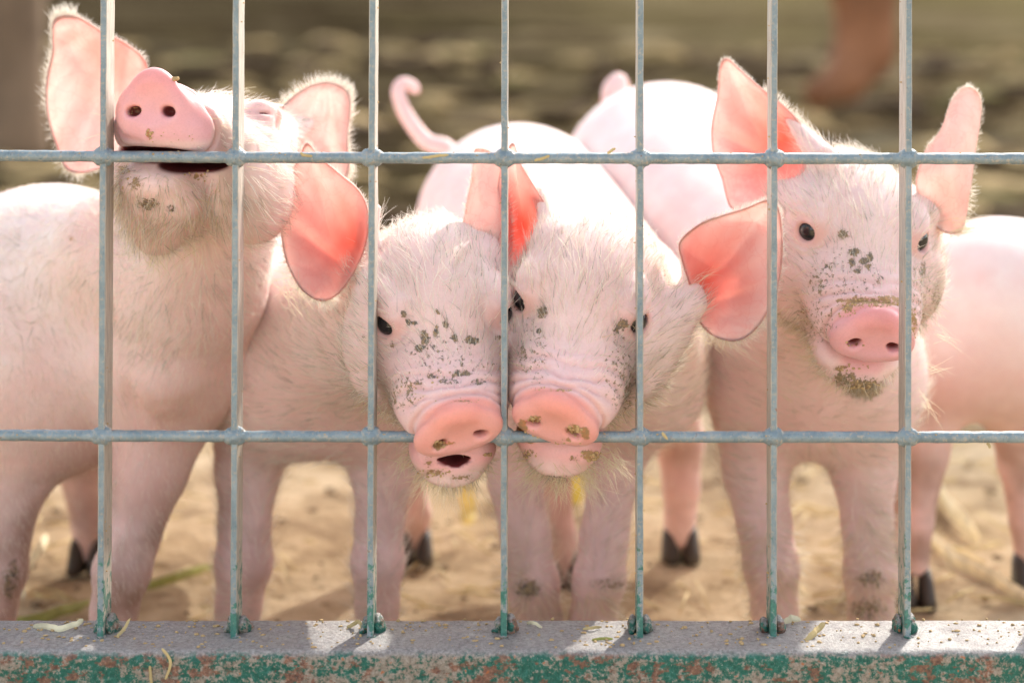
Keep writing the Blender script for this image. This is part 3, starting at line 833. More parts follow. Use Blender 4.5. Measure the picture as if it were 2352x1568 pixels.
def piglet(name, label, cat, base, head, body, spots=(), mudzones=(), hf=1.25, hc=5.5, ears=(), dens=.22, haircol=(.90, .84, .74),
           legs_ground=(), eyes=(1, 1), eyepos=(35, 67, 17.5), jaw=True, extra=(), cavity=None, cheek=1.0, body_hair=.0, group=None, brow=1.0, tail=None, dirt=.5, crumbs=(), ruddy_shade=(), lipw=60, rose=0, jd=0, wisps=()):
    root = empty(name, (base[0] * .001, base[1] * .001, 0))
    tag(root, label, cat, group)
    prims = list(body)
    if head is not None:
        prims += head.prims(jaw, jd, eyes, eyepos, cheek, brow)
    prims += list(extra)
    lo = np.full(3, 1e9); hi = -lo
    for p in prims:
        if p.op < 0: continue
        if p.t == 0:
            for c, r in ((p.a[0], p.a[1]), (p.a[2], p.a[3])): lo = np.minimum(lo, c - r); hi = np.maximum(hi, c + r)
        else:
            r = p.a[1].max(); lo = np.minimum(lo, p.a[0] - r); hi = np.maximum(hi, p.a[0] + r)
    lo -= 14; hi += 14
    lo[2] = max(lo[2], -12)
    if head is not None:
        hs = [head.p(x, b, u) for x in (-52, 52) for b in (-8, 105) for u in (-42, 48)]
        flo, fhi = np.min(hs, 0), np.max(hs, 0)
        fhi[1] = min(fhi[1], head.o[1] + 92)
        if jaw is False: flo[2] -= 45
    else: flo = fhi = (lo + hi) / 2 + 1e5; 
    if head is not None: axs = [axis(lo[i], hi[i], flo[i], fhi[i], hf, hc) for i in range(3)]
    else: axs = [axis(lo[i], hi[i], 1e6, 1e6, hc, hc) for i in range(3)]
    P, F, Nn = surface(prims, *axs)
    n = len(P)
    base_c = np.array([.84, .70, .665]); col = np.tile(base_c, (n, 1)); mud = np.zeros(n); wet = np.zeros(n); mudcol = np.tile([.10, .10, .08], (n, 1))
    col += (vnoise(P, .02, 3) * .09)[:, None] * np.array([.3, 1, 1]) + (vnoise(P, .07, 8) * .05)[:, None] * np.array([.2, 1, 1])
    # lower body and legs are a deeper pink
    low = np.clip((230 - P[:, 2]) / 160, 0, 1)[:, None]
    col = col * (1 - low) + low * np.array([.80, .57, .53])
    foot = np.clip((195 - P[:, 2]) / 95, 0, 1) * np.clip(.62 + .6 * vnoise(P, .045, 5) + .3 * vnoise(P, .15, 6), 0, 1)
    col = col * (1 - foot[:, None] * .7) + foot[:, None] * .7 * np.array([.27, .17, .11])
    px, py = proj(P)
    for (cx, cy, rx, ry, st_) in ruddy_shade:  # pinker thin-haired skin, with part of the body's shade painted in
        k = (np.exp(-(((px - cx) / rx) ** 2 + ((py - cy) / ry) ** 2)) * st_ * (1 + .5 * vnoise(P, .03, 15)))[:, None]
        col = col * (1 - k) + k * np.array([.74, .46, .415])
    if head is not None:
        l = head.loc(P); dl = head.dloc(P)
        x, b, u = l.T
        hk = np.clip((150 - b) / 40, 0, 1)[:, None] * .5
        col = col * (1 - hk) + hk * (np.array([.82, .59, .565]) + (vnoise(P, .11, 31) * .05)[:, None])
        # muzzle skin is barer and pinker
        mz = np.clip((46 - b) / 22, 0, 1) * np.clip((u + 30) / 8, 0, 1)
        col = col * (1 - mz[:, None]) + mz[:, None] * np.array([.84, .61, .60])
        disc = np.clip((7.5 - dl[:, 1]) / 3, 0, 1) * (np.abs(dl[:, 2]) < 24 * head.dh) * np.clip((dl[:, 2] + 19.5 * head.dh) / 3, 0, 1)
        dcol = np.array([.84, .43, .38]) * np.ones((n, 1)) + np.clip((-dl[:, 2] - 2) / 14, 0, 1)[:, None] * np.array([-.02, .04, .09]) + np.clip((dl[:, 2] - 4) / 12, 0, 1)[:, None] * np.array([.02, -.05, -.06])
        dcol = dcol + rose * np.array([-.01, .01, .07])
        col = col * (1 - disc[:, None]) + disc[:, None] * dcol
        lip = np.exp(-((u + 27 + .5 * jd) / (4.5 + .25 * jd)) ** 2) * np.clip((30 - b) / 12, 0, 1) * (1 - disc) * np.clip((lipw - np.abs(x)) / 5, 0, 1)
        if jaw: col = col * (1 - lip[:, None]) + lip[:, None] * np.array([.82, .47, .47])
        wet = np.maximum(disc, lip * .8)
        # feed and dirt staining plus hollow shade painted in, on muzzle sides and cheeks
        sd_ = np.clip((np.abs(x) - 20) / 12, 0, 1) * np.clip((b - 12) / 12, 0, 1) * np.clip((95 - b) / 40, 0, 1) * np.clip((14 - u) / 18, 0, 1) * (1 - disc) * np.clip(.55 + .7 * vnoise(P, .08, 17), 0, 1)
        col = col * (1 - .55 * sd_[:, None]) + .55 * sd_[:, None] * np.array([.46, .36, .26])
        # nostril lining
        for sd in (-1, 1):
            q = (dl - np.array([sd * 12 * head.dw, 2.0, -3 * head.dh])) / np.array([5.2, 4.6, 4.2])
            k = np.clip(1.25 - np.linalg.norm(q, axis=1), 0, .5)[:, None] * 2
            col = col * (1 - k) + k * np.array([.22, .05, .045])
        # crease behind the disc and folds over the muzzle
        top = np.clip((u + 6) / 12, 0, 1)
        fold = np.zeros(n)
        wv = vnoise(P, .09, 6) * 2.2 + np.abs(x) * .22
        for bb, am, sg in ((11.5, .9, 1.6), (18, 1.0, 1.7), (26, .75, 2.1), (34, .45, 2.2)):
            fold -= am * np.exp(-((b - bb - wv + 1) / sg) ** 2)
        fold += .35 * vnoise(P, .28, 2) * np.clip((44 - b) / 20, 0, 1)
        fold *= top * (1 - disc)
        fold -= 1.5 * np.exp(-((dl[:, 1] - 9.0 - .4 * vnoise(P, .15, 9)) / 1.5) ** 2) * (u > -24)
        # eyelid creases
        for (e, dw, op) in head.eyes:
            r = np.linalg.norm((P - e) / head.sc, axis=1)
            fold -= .55 * np.exp(-((r - 14 - vnoise(P, .12, 4) * 1.5) / 1.3) ** 2) + .3 * np.exp(-((r - 18.5 - vnoise(P, .1, 7) * 2) / 1.4) ** 2)
            k = (np.exp(-((r - 9.5) / 3.0) ** 2) * .55)[:, None]
            col = col * (1 - k) + k * np.array([.70, .38, .36])
            k = np.clip((9.0 - r) / 1.0, 0, 1)[:, None]
            col = col * (1 - k) + k * np.array([.25, .10, .10])
        P = P + Nn * (fold * 1.2 * head.sc)[:, None]
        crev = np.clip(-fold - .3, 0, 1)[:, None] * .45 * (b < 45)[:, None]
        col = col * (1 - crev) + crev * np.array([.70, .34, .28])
    else: disc = np.zeros(n); b = np.full(n, 200.); u = np.zeros(n); x = np.zeros(n)
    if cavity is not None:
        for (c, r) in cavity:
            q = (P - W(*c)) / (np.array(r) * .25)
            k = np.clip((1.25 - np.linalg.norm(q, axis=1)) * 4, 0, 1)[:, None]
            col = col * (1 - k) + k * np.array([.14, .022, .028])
    fr = Nn[:, 1] < .15
    for sp in spots:
        sx_, sy_, rx, ry = sp[:4]; st = sp[4] if len(sp) > 4 else 1.0
        d = np.sqrt(((px - sx_) / rx) ** 2 + ((py - sy_) / ry) ** 2)
        a = np.clip(1.5 - d, 0, 1) * st * fr
        up_ = a > mud
        mud = np.maximum(mud, a)
        if len(sp) > 5: mudcol[up_ & (a > .05)] = sp[5]
    P2 = P
    attrs = {'Col': np.clip(col, 0, 1), 'mud': mud, 'wet': wet, 'mudcol': mudcol}
    body_o = mesh_obj('body', P2, F, SKIN, root, attrs=attrs)
    if head is not None:
        for (e, dw, op) in head.eyes:
            if op:
                V, Fe = uv_sphere(e + dw * .8 * head.sc, 8.2 * head.sc)
                mesh_obj('eye', V, Fe, EYE, root)
    if crumbs:
        CV, CF = [], []
        for (cx, cy, rx, ry, cn, cr) in crumbs:
            d = ((px - cx) / rx) ** 2 + ((py - cy) / ry) ** 2
            # only the surface nearest the gate
            cand = np.where((d < 1) & (Nn[:, 1] < -.05))[0]
            if len(cand) == 0: continue
            cand = cand[P[cand, 1] < P[cand, 1].min() + 45]
            for vi in rng.choice(cand, cn):
                q = rng.uniform(.5, 1.2) * cr
                v, f = blob(P[vi] + Nn[vi] * q * .3, (q * rng.uniform(.8, 1.7), q * .7, q), int(rng.integers(99)), 6, 4, .5, 1.0)
                bb_ = len(CV); CV.extend(v.tolist()); CF.extend([tuple(q_ + bb_ for q_ in z_) for z_ in f])
        tag(mesh_obj('feed_crumbs', CV, CF, CRUMB, root), kind='stuff')
    # fur
    Rts, Dr, Ln, Cl, Nr = [], [], [], [], []
    if head is not None:
        vis = (Nn[:, 1] < .35)
        hd = np.clip((b - 12) / 16, .0, 1) * (b < 190)
        low_ = np.clip((-30 - jd - u) / 6, 0, 1) * (b > -14) * (b < 60)
        hd = np.maximum(hd, low_ * .9)
        hd = hd * (1 - disc) * vis
        for (e, dw, op) in head.eyes:
            r = np.linalg.norm(P - e, axis=1); hd *= np.clip((r - 10.5) / 4, 0, 1)
        if cavity is not None:
            for (c, r) in cavity:
                q = (P - W(*c)) / (np.array(r) * .25); hd *= (np.linalg.norm(q, axis=1) > 1.45)
        dv = hd * dens * (.40 + .4 * low_)
        dv = dv * np.where(P[:, 1] > head.o[1] + 150, .5, 1)
        p, nn, vi = sample_faces(P, F, Nn, dv)
        bl = b[vi]; ul = u[vi]; xl = x[vi]
        back = head.M[1]; upv = head.M[2]
        chin = np.clip((-16 - ul) / 12, 0, 1)[:, None] * np.clip((80 - bl) / 30, 0, 1)[:, None]
        fl = back[None, :] * (1 - chin * .65) + chin * (-upv * .9)[None, :] + (np.sign(xl) * np.clip(np.abs(xl) / 40, 0, 1))[:, None] * head.M[0] * .45
        fl = fl + (np.stack([vnoise(p, .05, s) for s in (11, 12, 13)], 1)) * .5 + (np.stack([vnoise(p, .3, s) for s in (14, 15, 16)], 1)) * .25
        d = flow_dirs(fl, nn, .34 + .35 * chin + rng.uniform(-.1, .25, (len(p), 1)), .2)
        L = (3.5 + 9.5 * np.clip((bl - 22) / 50, 0, 1) + 5 * chin[:, 0]) * rng.uniform(.55, 1.35, len(p))
        c = np.array(haircol) * np.where(rng.random((len(p), 1)) < .18, rng.uniform(.35, .6, (len(p), 1)), rng.uniform(.8, 1.12, (len(p), 1)))
        mh = np.clip(mud[vi] * 1.6 - .4, 0, 1)[:, None] * (rng.random((len(p), 1)) < .75)
        c = c * (1 - mh * .75) + mh * .75 * np.array([.12, .10, .07])
        # lower cheeks and muzzle sides carry stained, yellowish bristles
        st = (np.clip((10 - ul) / 30, 0, 1) * np.clip((95 - bl) / 30, 0, 1) * (rng.random(len(p)) < dirt))[:, None]
        c = c * (1 - st * .55) + st * .55 * np.array([.42, .32, .17])
        Rts.append(p); Dr.append(d); Ln.append(L); Cl.append(np.clip(c, 0, .95)); Nr.append(nn)
        for (e, dw, op) in head.eyes:
            if not op: continue
            m_ = 26; a = rng.uniform(.15, 2.6, m_)
            h_ = np.cross(dw, head.M[2]); h_ /= np.linalg.norm(h_); u_ = np.cross(h_, dw)
            if u_[2] < 0: u_ = -u_
            dd = np.cos(a)[:, None] * h_ + np.sin(a)[:, None] * u_
            Rts.append(e + (dw * 7.5 + 0) * head.sc + dd * 8.3 * head.sc); d = dw * .7 + dd * 1.0 + np.array([0, 0, .1]) + rng.normal(0, .12, (m_, 3))
            Dr.append(d / np.linalg.norm(d, axis=1)[:, None]); Ln.append(rng.uniform(4, 7.5, m_)); Cl.append(np.tile([.88, .82, .70], (m_, 1))); Nr.append(np.tile(-head.M[2], (m_, 1)))
        # long whiskers round muzzle and chin
        wv_ = ((b > 14) & (b < 60) & (np.abs(x) > 16) & vis & (disc < .1)).astype(float) * .0045 + ((u < -33) & (b < 60)) * .03
        if cavity is not None:
            for (c_, r_) in cavity: wv_ = wv_ * (np.linalg.norm((P - W(*c_)) / (np.array(r_) * .25), axis=1) > 1.4)
        p, nn, vi = sample_faces(P, F, Nn, wv_)
        d = flow_dirs(back[None, :] * .4 + np.array([0, 0, -.5]) + np.sign(x[vi])[:, None] * head.M[0] * .4, nn, 1.1, .3)
        Rts.append(p); Dr.append(d); Ln.append(rng.uniform(9, 19, len(p))); Cl.append(np.tile([.72, .60, .36], (len(p), 1))); Nr.append(nn)
    if body_hair > 0:
        bv = ((b >= 150) if head is not None else np.ones(n, bool)) * (Nn[:, 1] < .3) * body_hair * np.clip((P[:, 2] - 40) / 60, .2, 1)
        p, nn, vi = sample_faces(P, F, Nn, bv.astype(float))
        d = flow_dirs(np.tile([0.15, .6, -1.0], (len(p), 1)) + np.stack([vnoise(p, .02, s) for s in (1, 2, 3)], 1) * .6, nn, .13, .13)
        Rts.append(p); Dr.append(d); Ln.append(rng.uniform(4, 9, len(p))); Cl.append(np.array([.90, .80, .72]) * rng.uniform(.85, 1.1, (len(p), 1))); Nr.append(nn)
    for kw in ears:
        r_, d_, L_, e_, V_, m_ = ear(root, **kw)
        Rts.append(r_); Dr.append(d_); Ln.append(L_); Cl.append(np.tile([.86, .80, .70], (len(r_), 1)) * rng.uniform(.85, 1.1, (len(r_), 1))); Nr.append(np.zeros_like(r_))
    for (x0, y0, x1, y1, z_, cn, spr) in wisps:
        a = np.array([W(x0, y0, z_)] * cn) + rng.normal(0, spr, (cn, 3)); q = np.array([W(x1, y1, z_)] * cn) + rng.normal(0, spr * 1.6, (cn, 3))
        d = q - a; L = np.linalg.norm(d, axis=1); Rts.append(a); Dr.append(d / L[:, None]); Ln.append(L * rng.uniform(.6, 1.1, cn)); Cl.append(np.tile([.80, .72, .52], (cn, 1))); Nr.append(np.tile([0, 0, 1.], (cn, 1)))
    if Rts:
        hair('bristles', np.concatenate(Rts), np.concatenate(Dr), np.concatenate(Ln), np.concatenate(Cl), np.concatenate(Nr), root)
    for (hx, hz, s) in legs_ground:
        q = W(hx, ground_py(hz), hz); hoof(root, q[0], q[1] - 4, 0, s)
    if tail is not None:
        tp = catmull(np.array([(*W(a, b_, z), rad(r, z)) for a, b_, z, r in tail]), 6, False)
        V, Ft = tube(tp[:, :3], tp[:, 3], 14)
        nn_ = len(V)
        mesh_obj('tail', V, Ft, SKIN, root, attrs={'Col': np.tile([.84, .62, .58], (nn_, 1)), 'mud': np.zeros(nn_), 'wet': np.zeros(nn_), 'mudcol': np.zeros((nn_, 3))})
    return root, P, F, Nn

BROWN = (.27, .15, .05); DARK = (.07, .065, .055); GREY = (.075, .08, .065)
# ---- piglet with its head up, biting the rod
h1 = Head(352, 243, 7, -25, -17, 0, 1.0, disc_pitch=20, disc_yaw=12, dw=.85, dh=1.10)
body1 = [cone(W(500, 400, 118), rad(105, 118), W(430, 640, 180), rad(170, 180), 10),
         ball(400, 790, 215, 195, 195, 190), ball(110, 760, 270, 270, 300, 250), 
         cone(W(80, 780, 270), rad(290, 270), W(-180, 760, 560), rad(300, 560), 40),
         cone(W(250, 560, 200), rad(120, 200), W(60, 640, 300), rad(150, 300), 40)]
body1 += leg([(70, 880, 235, 130), (40, 1090, 235, 84), (8, 1230, 228, 64), (0, 1310, 225, 66), (-15, 1400, 225, 54), (-20, 1500, 225, 52), (-20, 1540, 225, 50)])
body1 += leg([(390, 900, 220, 130), (345, 1080, 215, 92), (305, 1230, 210, 66), (280, 1310, 208, 70), (262, 1400, 210, 56), (250, 1540, 210, 50)])
body1 += leg([(190, 860, 470, 100), (185, 1050, 475, 58), (205, 1200, 470, 42), (205, 1260, 470, 38)])
body1 += [cone(W(555, 400, 140), rad(95, 140), W(455, 640, 175), rad(148, 175), 22)]
body1 += [ball(300, 950, 160, 26, 70, 40, k=14, op=-1), ball(430, 930, 155, 90, 16, 34, k=12, op=-1),
          ball(385, 860, 168, 60, 60, 60, k=24)]
jaw1 = [ball(385, 450, 46, 110, 72, 120, k=6), ball(352, 418, 24, 78, 50, 75, k=8), ball(440, 462, 90, 98, 74, 150, k=14),
        ball(372, 500, 58, 84, 60, 100, k=8), ball(366, 548, 66, 46, 36, 80, k=10),
        cone(W(705,285,146), rad(16,146), W(620,320,120), rad(60,120), 20),
        ball(365, 349, 24, 108, 18, 140, k=3, op=-1), ball(452, 374, 30, 80, 17, 130, k=4, op=-1)]
e1l = dict(outline=[(125, 48), (173, 38), (230, 69), (290, 102), (338, 150), (335, 250), (300, 340), (222, 389), (160, 392), (128, 330), (107, 250), (107, 180), (121, 121)],
           zs=[150, 150, 148, 145, 140, 135, 132, 138, 150, 158, 160, 158, 154], centre=(235, 220, 140), cup=12, concha=(262, 120), hairs=3000, hl=9, red=.55,
           fur_side=lambda x, y: np.where(x < 175, 1.0, .45))
e1r = dict(outline=[(640, 262), (700, 205), (757, 190), (798, 212), (804, 250), (798, 322), (800, 395), (770, 420), (700, 400), (655, 330)],
           zs=[140, 150, 155, 158, 160, 160, 160, 158, 150, 142], centre=(722, 300, 148), cup=11, concha=(760, 250), hairs=2600, hl=8, red=.3, pale=.6,
           fur_side=lambda x, y: np.where(x > 760, 1.0, .6))
piglet('piglet', 'muddy-chinned pale pink piglet at the left with raised snout, eyes shut, biting the upper rod', 'piglet', W(250, 1592, 210), h1, body1,
       spots=[(340, 470, 26, 16, .75, DARK), (395, 478, 14, 10, .6, DARK), (312, 420, 16, 20, .6, BROWN), (283, 390, 20, 12, .6, BROWN), (455, 405, 26, 8, .55, BROWN), (343, 308, 8, 12, .8, (.5, .2, .07)),
              (310, 255, 14, 8, .6, (.4, .2, .1)), (275, 470, 10, 10, .5, BROWN), (165, 548, 5, 6, .9, (.4, .2, .05)), (20, 1340, 18, 40, .7, DARK), (35, 1310, 12, 20, .8, DARK)],
       ears=[e1l, e1r], eyes=(1, 0), eyepos=(35, 72, 18), jaw=False, rose=.8, cheek=.82, extra=jaw1, cavity=[((365, 350, 28), (110, 130, 19)), ((452, 375, 34), (80, 120, 18))],
       crumbs=[(345, 308, 10, 10, 12, .6), (305, 255, 22, 10, 14, .4), (403, 180, 8, 6, 2, 1.6), (390, 315, 60, 14, 14, .35), (300, 410, 30, 30, 12, .6), (460, 405, 40, 14, 12, .6)], ruddy_shade=[(410, 790, 170, 230, .6), (340, 1060, 110, 150, .5), (80, 900, 140, 130, .3)], wisps=[(310, 545, 296, 590, 52, 40, 5), (365, 572, 368, 625, 60, 60, 5), (430, 550, 446, 596, 60, 40, 6), (640, 245, 662, 170, 125, 2, 1), (650, 240, 712, 176, 125, 3, 1), (560, 208, 590, 210, 100, 3, 1), (258, 320, 215, 330, 20, 5, 2), (262, 290, 225, 268, 20, 4, 2)], body_hair=.10, legs_ground=[(250, 210, 1.1), (-20, 225, 1.1), (205, 470, 1.1)], dens=.24)

# ---- piglet left of the middle
h2 = Head(1052, 986, -8, 42, 10, -3, 1.0, disc_roll=-9, disc_pitch=-6, dw=1.0, dh=1.0)
body2 = [cone(h2.p(0, 118, -18), 42, W(800, 760, 190), rad(170, 190), 20),
         ball(690, 850, 250, 170, 190, 200), cone(W(690, 800, 250), rad(190, 250), W(560, 690, 560), rad(215, 560), 40),
         cone(W(700, 700, 230), rad(110, 230), W(640, 640, 330), rad(150, 330), 30), ball(840, 920, 230, 110, 120, 120)]
body2 += leg([(590, 920, 260, 110), (570, 1080, 260, 80), (562, 1200, 255, 62), (560, 1290, 252, 70), (548, 1390, 255, 55), (545, 1480, 255, 52)])
body2 += leg([(880, 940, 240, 100), (880, 1080, 240, 78), (872, 1200, 235, 58), (868, 1290, 232, 64), (866, 1390, 235, 52), (862, 1500, 235, 50)])
body2 += leg([(900, 900, 480, 90), (930, 1080, 490, 50), (955, 1180, 490, 36), (955, 1240, 490, 32)])
e2l = dict(outline=[(705, 330), (735, 362), (780, 400), (825, 440), (848, 500), (838, 570), (805, 640), (770, 680), (735, 690), (695, 665), (662, 610), (648, 540), (650, 470), (665, 410), (688, 360)],
           zs=[90, 88, 84, 76, 62, 50, 44, 50, 58, 66, 76, 84, 90, 94, 94], centre=(765, 560, 62), cup=17, concha=(808, 560), hairs=2600, hl=8, red=.95, ridges=1.3,
           fur_side=lambda x, y: np.where((x < 760) & (y > 560), 1.0, .25))
e2r = dict(outline=[(1088, 352), (1103, 342), (1135, 356), (1160, 420), (1175, 500), (1165, 590), (1110, 600), (1062, 560), (1070, 480), (1084, 410)],
           zs=[96, 95, 94, 92, 88, 76, 70, 74, 84, 92], centre=(1118, 500, 84), cup=-7, concha=(1140, 400), inner_front=False, hairs=900, hl=5, red=.3, pale=.3, ridges=.5,
           fur_side=lambda x, y: np.where(y > 400, 1.0, .3))
sp2 = [(1010, 820, 120, 80, .31, GREY), (930, 900, 50, 60, .37, (.16, .13, .08)), (1100, 850, 60, 40, .30, GREY), (951, 742, 12, 5, .9, GREY), (975, 776, 10, 20, 1.0, GREY), (1002, 762, 8, 14, .9, GREY), (1045, 776, 7, 10, 1, GREY), (1083, 782, 15, 10, 1, GREY), (1025, 745, 8, 9, .9, GREY), (963, 800, 12, 9, 1, GREY), (927, 722, 6, 9, 1, GREY), (937, 740, 5, 12, .9, GREY),
       (1005, 716, 5, 6, .8, GREY), (1060, 856, 30, 8, .75, GREY), (990, 862, 18, 8, .7, GREY), (960, 880, 16, 9, .65, GREY), (940, 905, 14, 16, .6, (.18, .16, .11)), (905, 910, 14, 26, .55, (.2, .17, .11)), (1100, 875, 18, 10, .6, GREY), (1030, 876, 30, 7, .6, GREY),
       (1007, 1022, 15, 11, .9, (.33, .20, .06)), (1030, 1018, 18, 4, .7, (.5, .2, .07)), (1118, 1044, 9, 4, .9, (.42, .2, .05)), (985, 1060, 12, 12, .6, BROWN), (1000, 1085, 26, 8, .65, BROWN), (1060, 1095, 30, 8, .6, BROWN), (1060, 920, 22, 3, .75, (.5, .2, .1)),
       (900, 790, 6, 6, .9, (.2, .1, .06)), (835, 773, 4, 4, 1, (.2, .1, .06)), (1145, 775, 8, 5, .8, (.15, .09, .05))]
piglet('piglet', 'piglet left of the middle, grey mud specks above its pushed-through snout, mouth slightly open', 'piglet', W(720, 1550, 240), h2, body2,
       crumbs=[(1010, 1020, 14, 9, 26, .8), (1120, 1043, 10, 4, 7, .6), (1000, 1085, 50, 10, 22, .6), (960, 890, 60, 40, 16, .45), (1060, 920, 40, 8, 8, .4)], jd=7, ruddy_shade=[(680, 900, 140, 130, .45), (760, 1000, 120, 60, .5), (900, 1100, 70, 120, .4)], wisps=[(700, 680, 650, 640, 80, 50, 5), (985, 1085, 955, 1130, 32, 70, 4), (1030, 1098, 1025, 1142, 34, 90, 4), (1075, 1090, 1090, 1130, 32, 70, 4), (940, 1050, 905, 1080, 36, 40, 4), (1105, 1060, 1135, 1085, 32, 30, 3), (880, 900, 862, 960, 30, 12, 4), (900, 960, 866, 1000, 30, 12, 4)], spots=sp2, ears=[e2l, e2r], dens=.30, body_hair=.05, legs_ground=[(545, 255, 1.1), (862, 235, 1.1), (955, 490, 1.0)],
       extra=[cone(W(862,480,76), rad(13,76), W(842,640,62), rad(18,62), 8),
              cone(W(835,640,54), rad(20,54), W(870,690,50), rad(44,50), 20),
              cone(W(1118,500,90), rad(18,90), W(1110,600,72), rad(44,72), 14),
              ball(1042, 1049, 17, 42, 7, 60, k=1.5, op=-1), ball(1048, 1056, 15, 19, 9, 60, k=4, op=-1)],
       cavity=[((1042, 1049, 24), (42, 70, 8)), ((1048, 1056, 22), (18, 60, 9))])

# ---- piglet right of the middle
h3 = Head(1276, 962, -8, 42, -9, 9, 1.0, disc_roll=4, disc_pitch=-4, dw=.98, dh=1.03)
body3 = [cone(h3.p(0, 118, -18), 42, W(1400, 740, 180), rad(150, 180), 20),
         ball(1400, 800, 230, 165, 200, 180), cone(W(1390, 720, 250), rad(200, 250), W(1190, 520, 520), rad(235, 520), 40),
         cone(W(1470, 740, 170), rad(110, 170), W(1500, 900, 220), rad(110, 220), 30)]
body3 += leg([(1210, 940, 245, 95), (1183, 1100, 245, 66), (1208, 1230, 240, 60), (1222, 1340, 236, 66), (1236, 1420, 240, 58), (1232, 1500, 240, 54)])
body3 += leg([(1440, 940, 240, 95), (1408, 1100, 240, 62), (1388, 1230, 235, 58), (1376, 1330, 231, 64), (1362, 1420, 235, 56), (1360, 1500, 235, 54)])
body3 += leg([(1500, 880, 500, 110), (1560, 1010, 510, 56), (1565, 1120, 500, 44), (1560, 1230, 495, 38)])
body3 += leg([(1250, 960, 420, 90), (1262, 1120, 430, 52), (1290, 1240, 430, 38), (1296, 1320, 430, 34)])
e3l = dict(outline=[(1176, 330), (1195, 372), (1225, 425), (1255, 475), (1280, 545), (1262, 620), (1215, 655), (1160, 640), (1145, 560), (1142, 470), (1150, 390)],
           zs=[88, 86, 82, 76, 64, 54, 50, 58, 72, 84, 88], centre=(1205, 530, 68), cup=14, concha=(1200, 520), hairs=700, hl=6, red=1.15, ridges=1.2,
           fur_side=lambda x, y: np.where(x > 1200, 1.0, .1))
e3r = dict(outline=[(1562, 556), (1605, 516), (1655, 496), (1710, 480), (1762, 459), (1788, 480), (1797, 560), (1788, 650), (1760, 720), (1718, 772), (1677, 783), (1630, 765), (1600, 725), (1585, 660), (1568, 600)],
           zs=[62, 58, 54, 50, 46, 44, 44, 46, 50, 54, 56, 54, 52, 54, 58], centre=(1660, 630, 56), cup=15, concha=(1622, 640), hairs=2600, hl=8, red=1.0, ridges=1.3,
           fur_side=lambda x, y: np.where((y > 740) & (x < 1780), 1.0, .15))
sp3 = [(1230, 800, 36, 110, .33, (.14, .12, .08)), (1430, 860, 50, 110, .36, (.16, .13, .08)), (1245, 715, 13, 15, .8, GREY), (1237, 760, 6, 8, .7, GREY), (1430, 745, 18, 14, .75, (.12, .11, .08)), (1415, 760, 10, 12, .7, GREY), (1440, 850, 24, 40, .45, (.22, .18, .12)), (1440, 920, 16, 50, .5, (.16, .13, .09)),
       (1318, 986, 18, 12, .85, (.38, .24, .08)), (1228, 962, 14, 8, 1.0, (.42, .2, .08)), (1200, 985, 12, 22, 1.0, (.45, .22, .09)), (1215, 1010, 16, 8, 1.0, (.45, .22, .09)), (1300, 1008, 12, 6, .6, (.45, .22, .09)), (1345, 995, 10, 14, 1.0, (.45, .22, .09)),
       (1355, 1045, 22, 14, .8, (.38, .22, .08)), (1320, 1052, 14, 7, .6, BROWN), (1215, 1040, 12, 10, .65, BROWN), (1275, 1098, 40, 8, .6, (.1, .09, .06)), (1290, 895, 22, 4, .7, (.4, .24, .1)), (1185, 700, 10, 16, .5, (.2, .1, .05)),
       (1215, 1352, 30, 22, .85, DARK), (1400, 1340, 50, 14, .6, (.15, .09, .06)), (1200, 820, 16, 40, .5, (.2, .17, .12))]
piglet('piglet', 'piglet right of the middle with feed-stained snout through the gate and one sideways ear', 'piglet', W(1300, 1550, 240), h3, body3,
       crumbs=[(1320, 986, 17, 11, 40, .8), (1226, 962, 14, 8, 16, .7), (1355, 1045, 24, 12, 40, .7), (1215, 1042, 18, 10, 16, .6), (1210, 1000, 30, 16, 20, .5), (1300, 1010, 50, 10, 18, .5), (1280, 893, 45, 6, 14, .5)], jd=7, ruddy_shade=[(1400, 1060, 160, 110, .5), (1250, 1100, 90, 120, .4)], wisps=[(1610, 755, 1680, 800, 70, 40, 4), (1235, 1078, 1205, 1122, 34, 70, 4), (1285, 1090, 1280, 1136, 36, 90, 4), (1345, 1085, 1365, 1130, 34, 90, 4), (1395, 1055, 1440, 1095, 34, 60, 4), (1200, 1045, 1170, 1070, 34, 24, 3), (1640, 770, 1730, 795, 72, 30, 4), (1600, 640, 1660, 610, 50, 8, 2), (1440, 980, 1480, 1010, 40, 14, 4), (1195, 640, 1178, 600, 40, 10, 2)], spots=sp3, ears=[e3l, e3r], dens=.30, body_hair=.03, legs_ground=[(1232, 240, 1.1), (1360, 235, 1.1), (1562, 498, 1.1), (1298, 432, 1.0)], extra=[cone(W(1240,440,88), rad(12,88), W(1275,560,64), rad(32,64), 10),
              cone(W(1275,560,60), rad(30,60), W(1290,640,48), rad(50,48), 20),
              cone(W(1578,600,82), rad(14,82), W(1588,700,56), rad(20,56), 10),
              cone(W(1585,690,56), rad(18,56), W(1540,740,52), rad(48,52), 20)],
       eyes=(1.1, 1.1), haircol=(.86, .79, .67),
       tail=[(1060, 420, 545, 22), (1030, 345, 548, 21), (980, 325, 552, 19), (935, 268, 558, 17), (915, 215, 562, 16), (925, 192, 566, 15), (950, 200, 568, 13), (952, 214, 569, 10)])

